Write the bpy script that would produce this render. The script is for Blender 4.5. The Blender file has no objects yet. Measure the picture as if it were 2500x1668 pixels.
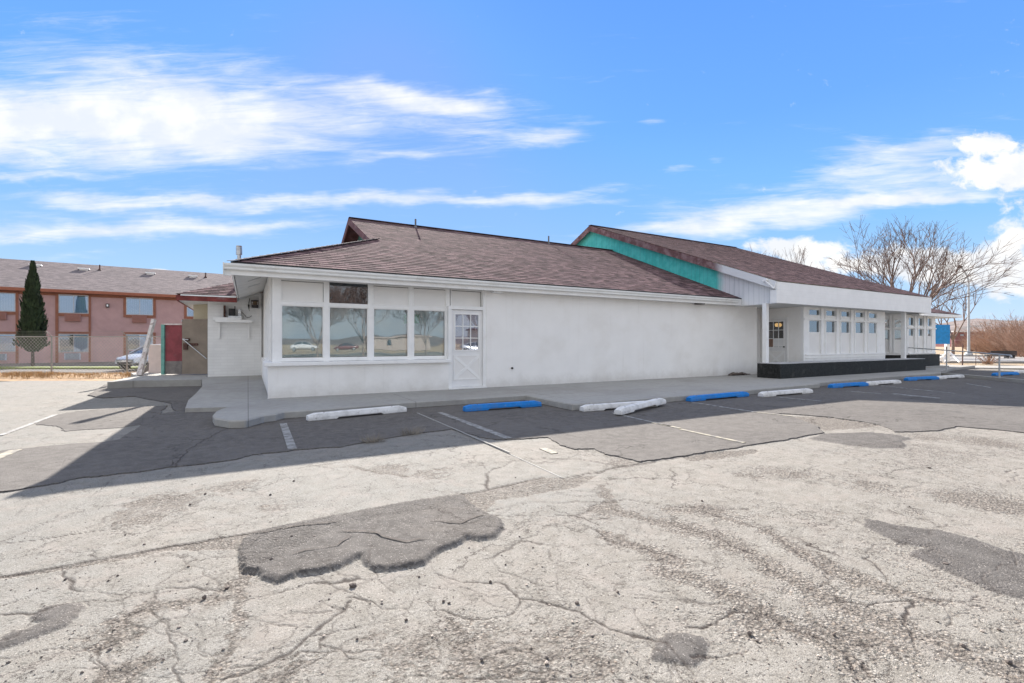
import bpy, bmesh, math, random
from mathutils import Vector, Matrix
R_ = math.radians
random.seed(7)
C = bpy.context.scene.collection
sc = bpy.context.scene

# ------------------------------------------------------------------ camera
F_PX, CX, HY, YAW, EYE = 1156.0, 1250.0, 838.0, R_(29.16), 1.36
FW = Vector((math.sin(YAW), math.cos(YAW), 0)); RT = Vector((math.cos(YAW), -math.sin(YAW), 0))
cd = bpy.data.cameras.new("camera"); cam = bpy.data.objects.new("camera", cd); C.objects.link(cam)
cam.location = (0, 0, EYE); cam.rotation_euler = (R_(90), 0, -YAW)
cd.sensor_width = 36; cd.lens = F_PX / 2500 * 36; cd.shift_y = 4 / 2500
cd.clip_start = 0.05; cd.clip_end = 5000
sc.camera = cam

# ------------------------------------------------------------------ world, sun, exposure
sun_to = Vector((0.47, 1.834, 1.0)).normalized()
EL = math.asin(sun_to.z); AZ = math.atan2(sun_to.x, sun_to.y)
sl = bpy.data.lights.new("sun", 'SUN'); sl.energy = 5.0; sl.angle = R_(0.5); sl.color = (1.0, 0.935, 0.855)
so = bpy.data.objects.new("sun", sl); C.objects.link(so)
so.rotation_euler = (-sun_to).to_track_quat('-Z', 'Y').to_euler()
sc.view_settings.view_transform = 'Standard'; sc.view_settings.look = 'None'
sc.view_settings.gamma = 1; sc.view_settings.exposure = 1.45
SKY_STRENGTH = 0.15

class NT:
    """tiny node-tree helper"""
    def __init__(s, nt): s.nt = nt
    def n(s, typ, ins=None, **kw):
        nd = s.nt.nodes.new(typ)
        for k, v in kw.items(): setattr(nd, k, v)
        if ins:
            for k, v in ins.items(): s.put(nd.inputs[k], v)
        return nd
    def put(s, sock, v):
        if isinstance(v, bpy.types.NodeSocket): s.nt.links.new(v, sock)
        elif isinstance(v, bpy.types.Node): s.nt.links.new(v.outputs[0], sock)
        else:
            if isinstance(v, (tuple, list)) and len(v) == 3 and sock.type == 'RGBA': v = (*v, 1)
            sock.default_value = v
    def m(s, op, a, b=None, c=None, clamp=False):
        nd = s.nt.nodes.new('ShaderNodeMath'); nd.operation = op; nd.use_clamp = clamp
        s.put(nd.inputs[0], a)
        if b is not None: s.put(nd.inputs[1], b)
        if c is not None: s.put(nd.inputs[2], c)
        return nd.outputs[0]
    def v(s, op, a, b=None):
        nd = s.nt.nodes.new('ShaderNodeVectorMath'); nd.operation = op
        s.put(nd.inputs[0], a)
        if b is not None: s.put(nd.inputs[1], b)
        return nd.outputs[1] if op in ('DOT_PRODUCT', 'LENGTH', 'DISTANCE') else nd.outputs[0]
    def ss(s, x, a, b, lo=0.0, hi=1.0):
        nd = s.nt.nodes.new('ShaderNodeMapRange'); nd.interpolation_type = 'SMOOTHSTEP'
        for i, q in enumerate((x, a, b, lo, hi)): s.put(nd.inputs[i], q)
        return nd.outputs[0]
    def mix(s, f, a, b, blend='MIX'):
        nd = s.nt.nodes.new('ShaderNodeMix'); nd.data_type = 'RGBA'; nd.blend_type = blend
        s.put(nd.inputs[0], f); s.put(nd.inputs[6], a); s.put(nd.inputs[7], b)
        return nd.outputs[2]
    def noise(s, vec, scale, detail=3.0, rough=0.55, dist=0.0):
        return s.n('ShaderNodeTexNoise', {'Vector': vec, 'Scale': scale, 'Detail': detail, 'Roughness': rough, 'Distortion': dist})
    def xyz(s, x, y, z):
        return s.n('ShaderNodeCombineXYZ', {0: x, 1: y, 2: z}).outputs[0]

w = bpy.data.worlds.new("World"); sc.world = w; w.use_nodes = True
wn = NT(w.node_tree); w.node_tree.nodes.clear()
sky = wn.n('ShaderNodeTexSky', sky_type='NISHITA', sun_disc=False, sun_elevation=EL, sun_rotation=AZ,
           altitude=1900.0, air_density=1.0, dust_density=0.6, ozone_density=1.6)
dirv = wn.n('ShaderNodeTexCoord').outputs['Generated']
fx = wn.v('DOT_PRODUCT', dirv, tuple(RT)); fy = wn.m('ABSOLUTE', wn.v('DOT_PRODUCT', dirv, tuple(FW)))
fz = wn.v('DOT_PRODUCT', dirv, (0, 0, 1))
fy = wn.m('MAXIMUM', fy, 0.12)
SU = wn.m('DIVIDE', fx, fy); SV = wn.m('DIVIDE', fz, fy)      # sky map: tangents of bearing and height
pv = wn.xyz(SU, SV, 0.0)
def E(px, py): return ((px - 1250) / 1156.0, (838 - py) / 1156.0)
wob = wn.noise(wn.xyz(wn.m('MULTIPLY', SU, 2.2), wn.m('MULTIPLY', SV, 5.0), 3.1), 1.0, 5.0, 0.6)
pw = wn.v('ADD', pv, wn.v('MULTIPLY', wn.v('SUBTRACT', wob.outputs['Color'], (0.5, 0.5, 0.5)), (0.35, 0.13, 0.0)))
def ellipses(lst, src):
    acc = None
    for (cx, cy, rx, ry, rot, amp) in lst:
        a, b = E(cx, cy)
        d = wn.v('SUBTRACT', src, (a, b, 0))
        ca, sa = math.cos(R_(rot)), math.sin(R_(rot))
        ex = wn.v('DOT_PRODUCT', d, (ca / (rx / 1156), sa / (rx / 1156), 0))
        ey = wn.v('DOT_PRODUCT', d, (-sa / (ry / 1156), ca / (ry / 1156), 0))
        q = wn.m('ADD', wn.m('MULTIPLY', ex, ex), wn.m('MULTIPLY', ey, ey))
        q = wn.m('MULTIPLY', wn.m('POWER', 2.718, wn.m('MULTIPLY', q, -1.0)), amp)
        acc = q if acc is None else wn.m('ADD', acc, q)
    return acc
cirrus = ellipses([(-50, 305, 640, 115, 0, 1.35), (520, 300, 460, 85, 0, 0.95), (250, 130, 460, 105, -14, 0.48),
    (1040, 262, 230, 34, -8, 0.85), (900, 225, 200, 24, -8, 0.30), (1190, 330, 160, 16, -3, 0.45), (930, 384, 240, 14, 2, 0.42), (60, 426, 230, 10, 0, 0.6),
    (1330, 345, 120, 28, 6, 0.95), (880, 492, 680, 18, -1, 1.05), (1420, 476, 190, 13, 6, 0.55), (300, 478, 330, 20, 0, 0.4),
    (200, 560, 540, 32, 2, 1.05), (620, 545, 300, 22, 0, 0.45), (150, 630, 170, 20, 0, 0.6),
    (1610, 312, 55, 9, 6, 0.55), (1625, 412, 34, 13, 5, 0.6), (1725, 410, 26, 9, 5, 0.45), (1600, 272, 60, 4, 0, .35),
    (1900, 520, 420, 30, 7, 1.0), (1800, 560, 300, 24, 3, 0.8), (2260, 490, 360, 14, 0, 1.0), (2330, 450, 230, 40, 0, .7), (2150, 410, 300, 60, 10, 0.75),
    (2260, 350, 190, 26, 8, 0.5), (1500, 195, 210, 5, 9, 0.2), (1950, 440, 330, 10, 7, 0.2)], pw)
st = wn.noise(wn.xyz(wn.m('ADD', wn.m('MULTIPLY', SU, 2.0), wn.m('MULTIPLY', SV, 2.6)), wn.m('MULTIPLY', SV, 13.0), 0.7), 1.6, 9.0, 0.62, 0.9)
fib = wn.noise(wn.xyz(wn.m('ADD', wn.m('MULTIPLY', SU, 3.0), wn.m('MULTIPLY', SV, 7.0)), wn.m('SUBTRACT', wn.m('MULTIPLY', SV, 34.0), wn.m('MULTIPLY', SU, 3.0)), 2.2), 1.5, 10.0, 0.68, 1.3)
cnz = wn.m('ADD', wn.m('MULTIPLY', wn.m('SUBTRACT', st.outputs[0], 0.5), 1.7), wn.m('MULTIPLY', wn.m('SUBTRACT', fib.outputs[0], 0.5), 1.1))
cir = wn.ss(wn.m('ADD', cirrus, cnz), 0.20, 1.62)
puffs = ellipses([(2380, 345, 95, 34, 0, .95), (2470, 400, 100, 60, 0, .95), (2380, 430, 130, 40, 0, .8), (1960, 610, 130, 26, 0, 1.2), (1850, 590, 60, 18, 0, .7), (2050, 650, 200, 30, 0, 0.9),
    (2470, 590, 75, 80, 0, 1.0), (2330, 660, 160, 45, 0, 0.85), (2530, 690, 150, 60, 0, 1.1), (380, 662, 42, 7, 0, 1.0), (2250, 640, 150, 40, 0, .7)], pv)
pn = wn.noise(wn.xyz(wn.m('MULTIPLY', SU, 6.0), wn.m('MULTIPLY', SV, 9.0), 1.3), 2.6, 8.0, 0.6, 0.3)
puf = wn.ss(wn.m('ADD', puffs, wn.m('MULTIPLY', wn.m('SUBTRACT', pn.outputs[0], 0.5), 2.5)), 0.40, 1.05)
cl = wn.m('MAXIMUM', wn.m('MULTIPLY', cir, 0.9), puf)
up = wn.ss(fz, -0.02, 0.03)
back = wn.ss(wn.v('DOT_PRODUCT', dirv, tuple(FW)), 0.05, -0.3); high = wn.ss(fz, 0.60, 0.80)
fill_veil = wn.m('MULTIPLY', wn.m('MAXIMUM', back, high), wn.ss(st.outputs[0], 0.25, 0.6, 0.60, 0.95))  # unseen cloud veil behind and overhead, added to whiten and lift the shade light
cl = wn.m('MULTIPLY', wn.m('MAXIMUM', cl, fill_veil), up)
rmp = wn.n('ShaderNodeValToRGB', {0: fz})
els = rmp.color_ramp.elements
els[0].position = 0.0; els[0].color = (1.62, 2.03, 2.42, 1)
els[1].position = 0.62; els[1].color = (0.27, 0.79, 2.48, 1)
for p_, c_ in ((0.10, (1.0, 1.64, 2.45, 1)), (0.22, (0.57, 1.25, 2.47, 1)), (0.40, (0.36, 0.96, 2.49, 1))):
    e_ = els.new(p_); e_.color = c_
nsk = wn.v('MINIMUM', wn.v('MULTIPLY', sky.outputs[0], (0.62, 0.85, 1.15)), (2.4, 2.9, 3.5))
skyc = wn.mix(0.12, rmp.outputs[0], nsk)
pshade = wn.noise(wn.xyz(wn.m('MULTIPLY', SU, 5.0), wn.m('MULTIPLY', SV, 7.0), 5.3), 2.2, 5.0, 0.5)
cloudc = wn.mix(wn.ss(pshade.outputs[0], 0.4, 0.62), (2.25, 2.33, 2.45), (2.68, 2.66, 2.62))
bg = wn.n('ShaderNodeBackground', {'Color': wn.mix(cl, skyc, cloudc), 'Strength': SKY_STRENGTH})
wo = wn.n('ShaderNodeOutputWorld'); w.node_tree.links.new(bg.outputs[0], wo.inputs[0])

# ------------------------------------------------------------------ pixel -> place helpers (native 2500x1668 photo pixels)
def ray(px, py):
    return FW + RT * ((px - CX) / F_PX) + Vector((0, 0, -(py - HY) / F_PX))
def gp(px, py, z=0.0):
    r = ray(px, py); k = (z - EYE) / r.z
    return Vector((r.x * k, r.y * k, z))
def yp(px, py, Y):
    r = ray(px, py); k = Y / r.y
    return Vector((r.x * k, Y, EYE + r.z * k))
def xp(px, py, X):
    r = ray(px, py); k = X / r.x
    return Vector((X, r.y * k, EYE + r.z * k))
def dp(px, py, d):
    r = ray(px, py)
    return Vector((r.x * d, r.y * d, EYE + r.z * d))
def D(x, y, z=0.0): return gp(x * 1.0638, y * 1.0638, z)
def c1(x, y, z=0.0): return gp(x * .4897, 900 + y * .4897, z)
def c2(x, y, z=0.0): return gp(830 + x * .4897, 900 + y * .4897, z)
def c3(x, y, z=0.0): return gp(1660 + x * .4898, 900 + y * .4898, z)

# ------------------------------------------------------------------ mesh builder
class MB:
    def __init__(s, M=None): s.v = []; s.f = []; s.uv = {}; s.M = M or Matrix.Identity(4)
    def p(s, *a):
        v = Vector(a[0]) if len(a) == 1 else Vector(a)
        s.v.append(s.M @ v); return len(s.v) - 1
    def face(s, pts, uv=None):
        s.f.append([s.p(q) for q in pts])
        if uv: s.uv[len(s.f) - 1] = uv
        return s
    def box(s, x0, x1, y0, y1, z0, z1):
        i = [s.p(x, y, z) for z in (z0, z1) for (x, y) in ((x0, y0), (x1, y0), (x1, y1), (x0, y1))]
        for q in ((3, 2, 1, 0), (4, 5, 6, 7), (0, 1, 5, 4), (1, 2, 6, 5), (2, 3, 7, 6), (3, 0, 4, 7)):
            s.f.append([i[k] for k in q])
        return s
    def prism(s, pts, z0, z1):
        """pts: 2D ccw polygon in XY"""
        a = [s.p(q[0], q[1], z0) for q in pts]; b = [s.p(q[0], q[1], z1) for q in pts]
        n = len(pts); s.f.append(a[::-1]); s.f.append(b)
        for k in range(n): s.f.append([a[k], a[(k + 1) % n], b[(k + 1) % n], b[k]])
        return s
    def slab(s, pts, off):
        """3D polygon extruded by the vector off"""
        off = Vector(off); a = [s.p(q) for q in pts]; b = [s.p(Vector(q) + off) for q in pts]
        n = len(pts); s.f.append(a[::-1]); s.f.append(b)
        for k in range(n): s.f.append([a[k], a[(k + 1) % n], b[(k + 1) % n], b[k]])
        return s
    def beam(s, p0, p1, w, h, up=(0, 0, 1)):
        p0 = Vector(p0); p1 = Vector(p1); d = (p1 - p0).normalized(); up = Vector(up)
        x = d.cross(up).normalized() * (w / 2); y = x.cross(d).normalized() * (h / 2)
        a = [p0 - x - y, p0 + x - y, p0 + x + y, p0 - x + y]
        return s.slab(a, p1 - p0)
    def tube(s, p0, p1, r0, r1=None, n=8, cap=True):
        p0 = Vector(p0); p1 = Vector(p1); r1 = r0 if r1 is None else r1
        d = (p1 - p0)
        if d.length < 1e-6: return s
        d.normalize(); ax = d.orthogonal().normalized(); bx = d.cross(ax)
        a = []; b = []
        for k in range(n):
            t = 2 * math.pi * k / n; o = ax * math.cos(t) + bx * math.sin(t)
            a.append(s.p(p0 + o * r0)); b.append(s.p(p1 + o * r1))
        for k in range(n): s.f.append([a[k], a[(k + 1) % n], b[(k + 1) % n], b[k]])
        if cap: s.f.append(a[::-1]); s.f.append(b)
        return s
    def path(s, pts, r, n=8):
        for a, b in zip(pts[:-1], pts[1:]): s.tube(a, b, r, r, n)
        return s
    def lathe(s, c, prof, n=16):
        c = Vector(c); rings = []
        for (r, z) in prof: rings.append([s.p(c + Vector((r * math.cos(2 * math.pi * k / n), r * math.sin(2 * math.pi * k / n), z))) for k in range(n)])
        for a, b in zip(rings[:-1], rings[1:]):
            for k in range(n): s.f.append([a[k], a[(k + 1) % n], b[(k + 1) % n], b[k]])
        s.f.append(rings[0][::-1]); s.f.append(rings[-1])
        return s
    def build(s, name, mat, parent=None, bevel=0, smooth=False):
        me = bpy.data.meshes.new(name)
        inv = Matrix.Identity(4)
        o = bpy.data.objects.new(name, me)
        if parent is not None:
            root = parent
            wm = Matrix.Identity(4); chain = []
            while root: chain.append(root.matrix_basis.copy()); root = root.parent
            for m_ in reversed(chain): wm = wm @ m_
            inv = wm.inverted()
        me.from_pydata([tuple(inv @ q) for q in s.v], [], s.f)
        if s.uv:
            ul = me.uv_layers.new(name='UVMap')
            for fi, uvs in s.uv.items():
                for li, q in zip(me.polygons[fi].loop_indices, uvs): ul.data[li].uv = q
        me.materials.append(mat)
        if smooth:
            for p_ in me.polygons: p_.use_smooth = True
        me.update(); C.objects.link(o)
        if parent is not None: o.parent = parent
        if bevel:
            b = o.modifiers.new('bevel', 'BEVEL'); b.width = bevel; b.segments = 2; b.limit_method = 'ANGLE'; b.angle_limit = R_(40)
        return o

def tag(o, label=None, cat=None, group=None, kind=None):
    if label: o['label'] = label
    if cat: o['category'] = cat
    if group: o['group'] = group
    if kind: o['kind'] = kind
    return o
def thing(name, label, cat, loc=(0, 0, 0), rz=0.0, group=None):
    o = bpy.data.objects.new(name, None); C.objects.link(o); o.location = loc; o.rotation_euler = (0, 0, rz)
    o.empty_display_size = 0.3
    return tag(o, label, cat, group)
def copy_tree(o, parent=None):
    c = o.copy(); C.objects.link(c)
    if parent is not None: c.parent = parent
    for ch in [k for k in C.objects if k.parent == o]: copy_tree(ch, c)
    return c

# ------------------------------------------------------------------ materials
def mat(name, col, rough=0.7, var=0.12, nscale=6.0, bump=0.0, bscale=40.0, metal=0.0, spec=0.4, coords='Object', extra=None):
    m = bpy.data.materials.new(name); m.use_nodes = True; t = NT(m.node_tree)
    b = m.node_tree.nodes['Principled BSDF']
    b.inputs['Roughness'].default_value = rough; b.inputs['Metallic'].default_value = metal
    b.inputs['Specular IOR Level'].default_value = spec
    co = t.n('ShaderNodeTexCoord').outputs[coords]
    c = Vector(col)
    n1 = t.noise(co, nscale, 5.0, 0.6)
    colr = t.mix(t.ss(n1.outputs[0], 0.3, 0.7), tuple(c * (1 - var)), tuple([min(1, q * (1 + var)) for q in c]))
    if extra: colr = extra(t, co, colr)
    t.put(b.inputs['Base Color'], colr)
    if bump:
        n2 = t.noise(co, bscale, 4.0, 0.6)
        bp = t.n('ShaderNodeBump', {'Strength': bump, 'Distance': 0.01, 'Height': n2.outputs[0]})
        t.put(b.inputs['Normal'], bp)
    return m
def chipped(t, co, c):
    n = t.noise(co, 11.0, 8.0, 0.75); z = t.n('ShaderNodeSeparateXYZ', {0: co}).outputs[2]
    c = t.mix(t.ss(n.outputs[0], 0.60, 0.64), c, (0.30, 0.285, 0.26))
    d = t.noise(co, 5.0, 6.0, 0.7)
    c = t.mix(t.m('MULTIPLY', t.ss(d.outputs[0], 0.42, 0.7), 0.45), c, (0.16, 0.15, 0.14))
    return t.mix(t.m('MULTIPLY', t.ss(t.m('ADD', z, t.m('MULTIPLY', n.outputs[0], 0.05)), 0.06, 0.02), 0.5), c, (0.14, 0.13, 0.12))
def grime(amount=0.25, colr=(0.45, 0.42, 0.38), scale=1.2, lo=0.5, hi=0.75):
    def f(t, co, c):
        n = t.noise(co, scale, 8.0, 0.65, 0.4)
        return t.mix(t.m('MULTIPLY', t.ss(n.outputs[0], lo, hi), amount), c, colr)
    return f
def stucco_extra(t, co, c):
    n = t.noise(co, 0.9, 7.0, 0.6, 0.2)
    c = t.mix(t.m('MULTIPLY', t.ss(n.outputs[0], 0.46, 0.70), 0.2), c, (0.62, 0.585, 0.52))
    z = t.n('ShaderNodeSeparateXYZ', {0: co}).outputs[2]
    n2 = t.noise(co, 3.0, 6.0, 0.7)
    splash = t.m('MULTIPLY', t.ss(t.m('ADD', z, t.m('MULTIPLY', n2.outputs[0], 0.5)), 0.75, 0.30), 0.45)   # rain-splash dirt along the base
    c = t.mix(splash, c, (0.48, 0.45, 0.4))
    pt_ = t.noise(t.n('ShaderNodeMapping', {'Vector': co, 'Scale': (0.55, 1.0, 0.9)}).outputs[0], 1.3, 2.0, 0.4, 0.2)
    c = t.mix(t.ss(pt_.outputs[0], 0.52, 0.56, 0.0, 0.10), c, (0.95, 0.95, 0.94))
    rs_ = t.noise(co, 12.0, 6.0, 0.7); c = t.mix(t.ss(rs_.outputs[0], 0.68, 0.76, 0.0, 0.30), c, (0.45, 0.42, 0.37))
    sv = t.n('ShaderNodeMapping', {'Vector': co, 'Scale': (9.0, 9.0, 0.35)})
    n3 = t.noise(sv.outputs[0], 1.0, 5.0, 0.6)
    return t.mix(t.m('MULTIPLY', t.ss(n3.outputs[0], 0.56, 0.76), 0.11), c, (0.5, 0.46, 0.4))

BY = 11.7   # the building's empty stands at this Y; its parts' object coordinates start there
M = {}
M['stucco'] = mat('white_stucco', (0.90, 0.89, 0.87), 0.9, 0.02, 1.5, 0.45, 55.0, extra=stucco_extra, spec=0.2)
M['trim'] = mat('white_trim_paint', (0.88, 0.88, 0.87), 0.55, 0.03, 3.0, 0.1, 30.0, extra=grime(0.22, (0.5, 0.47, 0.42), 2.5))
M['gutter'] = mat('gutter_paint', (0.84, 0.85, 0.84), 0.45, 0.04, 4.0, 0.0, extra=grime(0.35, (0.42, 0.37, 0.31), 1.6, 0.52, 0.75))
M['panel'] = mat('panel_paint', (0.83, 0.82, 0.80), 0.7, 0.03, 2.0, 0.15, 25.0)
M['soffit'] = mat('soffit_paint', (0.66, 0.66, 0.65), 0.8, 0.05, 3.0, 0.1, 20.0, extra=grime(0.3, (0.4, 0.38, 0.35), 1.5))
M['doorwhite'] = mat('door_paint', (0.80, 0.80, 0.80), 0.5, 0.03, 3.0)
M['redbrown'] = mat('red_brown_fascia', (0.16, 0.075, 0.07), 0.8, 0.3, 4.0, 0.3, 30.0, extra=grime(0.5, (0.35, 0.27, 0.27), 3.0, 0.5, 0.7))
M['redfascia'] = mat('red_fascia', (0.19, 0.045, 0.04), 0.8, 0.3, 4.0, 0.3, 30.0, extra=grime(0.5, (0.3, 0.2, 0.2), 3.0, 0.5, 0.7))
def stonework(t, co, c):
    v = t.n('ShaderNodeTexVoronoi', {'Vector': t.n('ShaderNodeMapping', {'Vector': co, 'Scale': (1.0, 1.0, 2.4)}).outputs[0], 'Scale': 7.0}, feature='DISTANCE_TO_EDGE')
    n = t.noise(co, 22.0, 6.0, 0.7); d = t.noise(co, 2.5, 5.0, 0.6)
    c = t.mix(t.ss(n.outputs[0], .45, .75, 0, .8), c, (0.045, 0.046, 0.044))
    c = t.mix(t.ss(v.outputs['Distance'], .05, .01, 0, .7), c, (0.004, 0.004, 0.004))
    return t.mix(t.ss(d.outputs[0], .55, .75, 0, .35), c, (0.10, 0.095, 0.088))
M['black'] = mat('black_stone_paint', (0.016, 0.017, 0.016), 0.7, 0.5, 14.0, 1.0, 30.0, spec=0.35, extra=stonework)
M['metal'] = mat('galvanised_metal', (0.5, 0.52, 0.54), 0.35, 0.15, 8.0, metal=0.9)
M['railpaint'] = mat('rail_grey', (0.45, 0.47, 0.48), 0.45, 0.1, 8.0, metal=0.3)
M['darkmetal'] = mat('dark_metal', (0.04, 0.035, 0.035), 0.6, 0.3, 8.0)
M['rust'] = mat('rusty_steel', (0.09, 0.045, 0.035), 0.8, 0.3, 12.0)
M['blackplastic'] = mat('black_plastic', (0.02, 0.022, 0.024), 0.5, 0.2, 8.0)
M['blue'] = mat('blue_stop_paint', (0.0, 0.20, 0.62), 0.6, 0.12, 7.0, 0.4, 40.0, extra=lambda t, co, c: t.mix(0.6, c, chipped(t, co, c)))
M['stopwhite'] = mat('white_stop_paint', (0.80, 0.79, 0.77), 0.75, 0.05, 6.0, 0.5, 40.0, extra=lambda t, co, c: t.mix(0.75, c, chipped(t, co, c)))
M['signblue'] = mat('sign_blue', (0.01, 0.22, 0.55), 0.6, 0.15, 5.0)
M['wood'] = mat('weathered_white_wood', (0.72, 0.68, 0.66), 0.85, 0.2, 5.0, 0.4, 30.0, extra=grime(0.7, (0.2, 0.13, 0.1), 5.0, 0.45, 0.65))
M['teal'] = mat('teal_paint', (0.14, 0.33, 0.29), 0.8, 0.2, 5.0)
M['redpanel'] = mat('red_panel', (0.24, 0.055, 0.065), 0.8, 0.2, 3.0, extra=grime(0.6, (0.25, 0.2, 0.2), 1.5, 0.5, 0.7))
M['taupe'] = mat('taupe_gate', (0.25, 0.205, 0.165), 0.7, 0.1, 3.0)
M['cream'] = mat('cream_wall', (0.62, 0.56, 0.42), 0.8, 0.05, 3.0)
M['pinkwall'] = mat('pale_pink_wall', (0.62, 0.52, 0.48), 0.85, 0.08, 3.0, 0.3, 40.0)
M['blind'] = None
M['signgreen'] = mat('green_sign', (.12, .42, .22), .5)
M['ventgrey'] = mat('soffit_vent_grey', (.35, .36, .37), .6)
M['bulb'] = bpy.data.materials.new('lit_bulb'); M['bulb'].use_nodes = True
_b = M['bulb'].node_tree.nodes['Principled BSDF']; _b.inputs['Emission Color'].default_value = (1.0, 0.62, 0.22, 1); _b.inputs['Emission Strength'].default_value = 2.5

def brickpaint():
    def f(t, co, c):
        br = t.n('ShaderNodeTexBrick', {'Vector': t.n('ShaderNodeMapping', {'Vector': co, 'Rotation': (R_(90), 0, 0)}).outputs[0],
             'Scale': 1.0, 'Mortar Size': 0.006, 'Brick Width': 0.4, 'Row Height': 0.1, 'Color1': (1, 1, 1, 1), 'Color2': (0.95, 0.95, 0.95, 1), 'Mortar': (0.90, 0.90, 0.90, 1)})
        return t.mix(1.0, c, br.outputs[0], 'MULTIPLY')
    return mat('white_painted_brick', (0.86, 0.86, 0.85), 0.7, 0.03, 2.0, 0.3, 40.0, extra=f)
M['brickpaint'] = brickpaint()

def vgroove(name, col, extra2=None, pitch=0.2, axis=1):
    def f(t, co, c):
        y = t.n('ShaderNodeSeparateXYZ', {0: co}).outputs[axis]
        g = t.m('FRACT', t.m('DIVIDE', y, pitch))
        line = t.m('LESS_THAN', g, 0.06)
        if extra2: c = extra2(t, co, c)
        mp = t.n('ShaderNodeMapping', {'Vector': co, 'Scale': (14.0, 14.0, 0.8)})
        st_ = t.noise(mp.outputs[0], 1.0, 5.0, 0.6)
        c = t.mix(t.m('MULTIPLY', t.ss(st_.outputs[0], 0.5, 0.72), 0.16), c, (0.12, 0.2, 0.2))
        return t.mix(t.m('MULTIPLY', line, 0.35), c, (0.05, 0.07, 0.08))
    return mat(name, col, 0.8, 0.06, 2.0, 0.2, 30.0, extra=f)
def spray(t, co, c):
    s_ = t.n('ShaderNodeSeparateXYZ', {0: co})
    n = t.noise(co, 3.5, 5.0, 0.6)
    k = t.ss(t.m('ADD', s_.outputs[1], t.m('MULTIPLY', t.m('SUBTRACT', n.outputs[0], 0.5), 0.3)), 12.1 - BY, 12.55 - BY)
    return t.mix(k, (0.78, 0.79, 0.80), t.mix(t.ss(n.outputs[0], .35, .65), (0.075, 0.56, 0.50), (0.12, 0.66, 0.60)))
M['gable'] = vgroove('turquoise_and_white_siding', (0.5, 0.5, 0.5), spray)
def spray2(t, co, c):
    s_ = t.n('ShaderNodeSeparateXYZ', {0: co}); n = t.noise(co, 3.0, 6.0, 0.65)
    k = t.ss(t.m('ADD', s_.outputs[1], t.m('MULTIPLY', t.m('SUBTRACT', n.outputs[0], 0.5), 0.8)), 11.9 - BY, 12.5 - BY)
    return t.mix(k, (0.76, 0.77, 0.78), t.mix(t.ss(n.outputs[0], .4, .65), (0.15, 0.075, 0.07), (0.30, 0.2, 0.2)))
M['rake'] = mat('rake_paint', (0.5, 0.5, 0.5), 0.8, 0.1, 3.0, 0.3, 30.0, extra=spray2)
M['gablet'] = vgroove('dull_turquoise_siding', (0.10, 0.27, 0.24))

def shingle(name, cA, cB, cC, roww=0.142, brick=0.31, mortar_w=0.004, bumps=0.5, butt_shade_k=0.0, tabk=1.0):
    m = bpy.data.materials.new(name); m.use_nodes = True; t = NT(m.node_tree); b = m.node_tree.nodes['Principled BSDF']
    uv = t.n('ShaderNodeTexCoord').outputs['UV']
    nz = t.noise(uv, 2.0, 2.0)
    uvd = t.v('ADD', uv, t.v('MULTIPLY', t.v('SUBTRACT', nz.outputs['Color'], (.5, .5, .5)), (0.10, 0.0, 0)))
    def brk(wd, off, c1_, c2_, mo, ms):
        return t.n('ShaderNodeTexBrick', {'Vector': uvd, 'Scale': 1.0, 'Mortar Size': ms, 'Mortar Smooth': 0.1, 'Bias': 0.0, 'Brick Width': wd, 'Row Height': roww,
                    'Color1': (*c1_, 1), 'Color2': (*c2_, 1), 'Mortar': (*mo, 1)}, offset=off, offset_frequency=2)
    b1 = brk(brick, 0.37, cA, cB, tuple(q * 0.35 for q in cA), mortar_w)
    b2 = brk(brick * 0.63, 0.61, (0.22, 0.22, 0.24), (2.2, 2.05, 2.0), (0.6, 0.6, 0.6), 0.0)
    c = t.mix(tabk, b1.outputs[0], b2.outputs[0], 'MULTIPLY')
    n1 = t.noise(uv, 0.6, 6.0, 0.6)
    c = t.mix(t.m('MULTIPLY', t.ss(n1.outputs[0], 0.42, 0.7), 0.25), c, cC)
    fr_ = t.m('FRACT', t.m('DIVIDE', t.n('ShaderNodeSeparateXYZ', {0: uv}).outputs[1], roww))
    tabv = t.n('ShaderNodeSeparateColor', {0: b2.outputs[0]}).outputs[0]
    band = t.m('MULTIPLY', t.m('LESS_THAN', fr_, t.m('MULTIPLY', tabv, 0.34)), butt_shade_k)  # shadow under each course's butt, painted into the shingle colour
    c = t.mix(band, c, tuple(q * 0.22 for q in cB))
    n2 = t.noise(uv, 90.0, 2.0)
    c = t.mix(t.ss(n2.outputs[0], 0.35, 0.75, 0.0, 0.3), c, tuple(min(1, q * 1.5) for q in cA))
    sy = t.n('ShaderNodeSeparateXYZ', {0: uv}).outputs[1]
    t.put(b.inputs['Base Color'], c); b.inputs['Roughness'].default_value = 1.0; b.inputs['Specular IOR Level'].default_value = 0.05
    h = t.m('ADD', t.n('ShaderNodeSeparateColor', {0: b2.outputs[0]}).outputs[0], t.m('MULTIPLY', n2.outputs[0], 0.5))
    t.put(b.inputs['Normal'], t.n('ShaderNodeBump', {'Strength': bumps, 'Distance': 0.008, 'Height': h}))
    return m
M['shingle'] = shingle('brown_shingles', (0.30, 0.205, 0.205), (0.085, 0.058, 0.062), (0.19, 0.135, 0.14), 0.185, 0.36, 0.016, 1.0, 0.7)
M['hotelshingle'] = shingle('grey_shingles', (0.205, 0.178, 0.176), (0.185, 0.162, 0.162), (0.197, 0.172, 0.172), 0.14, 0.5, 0.003, 0.2, 0.0, 0.35)

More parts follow.
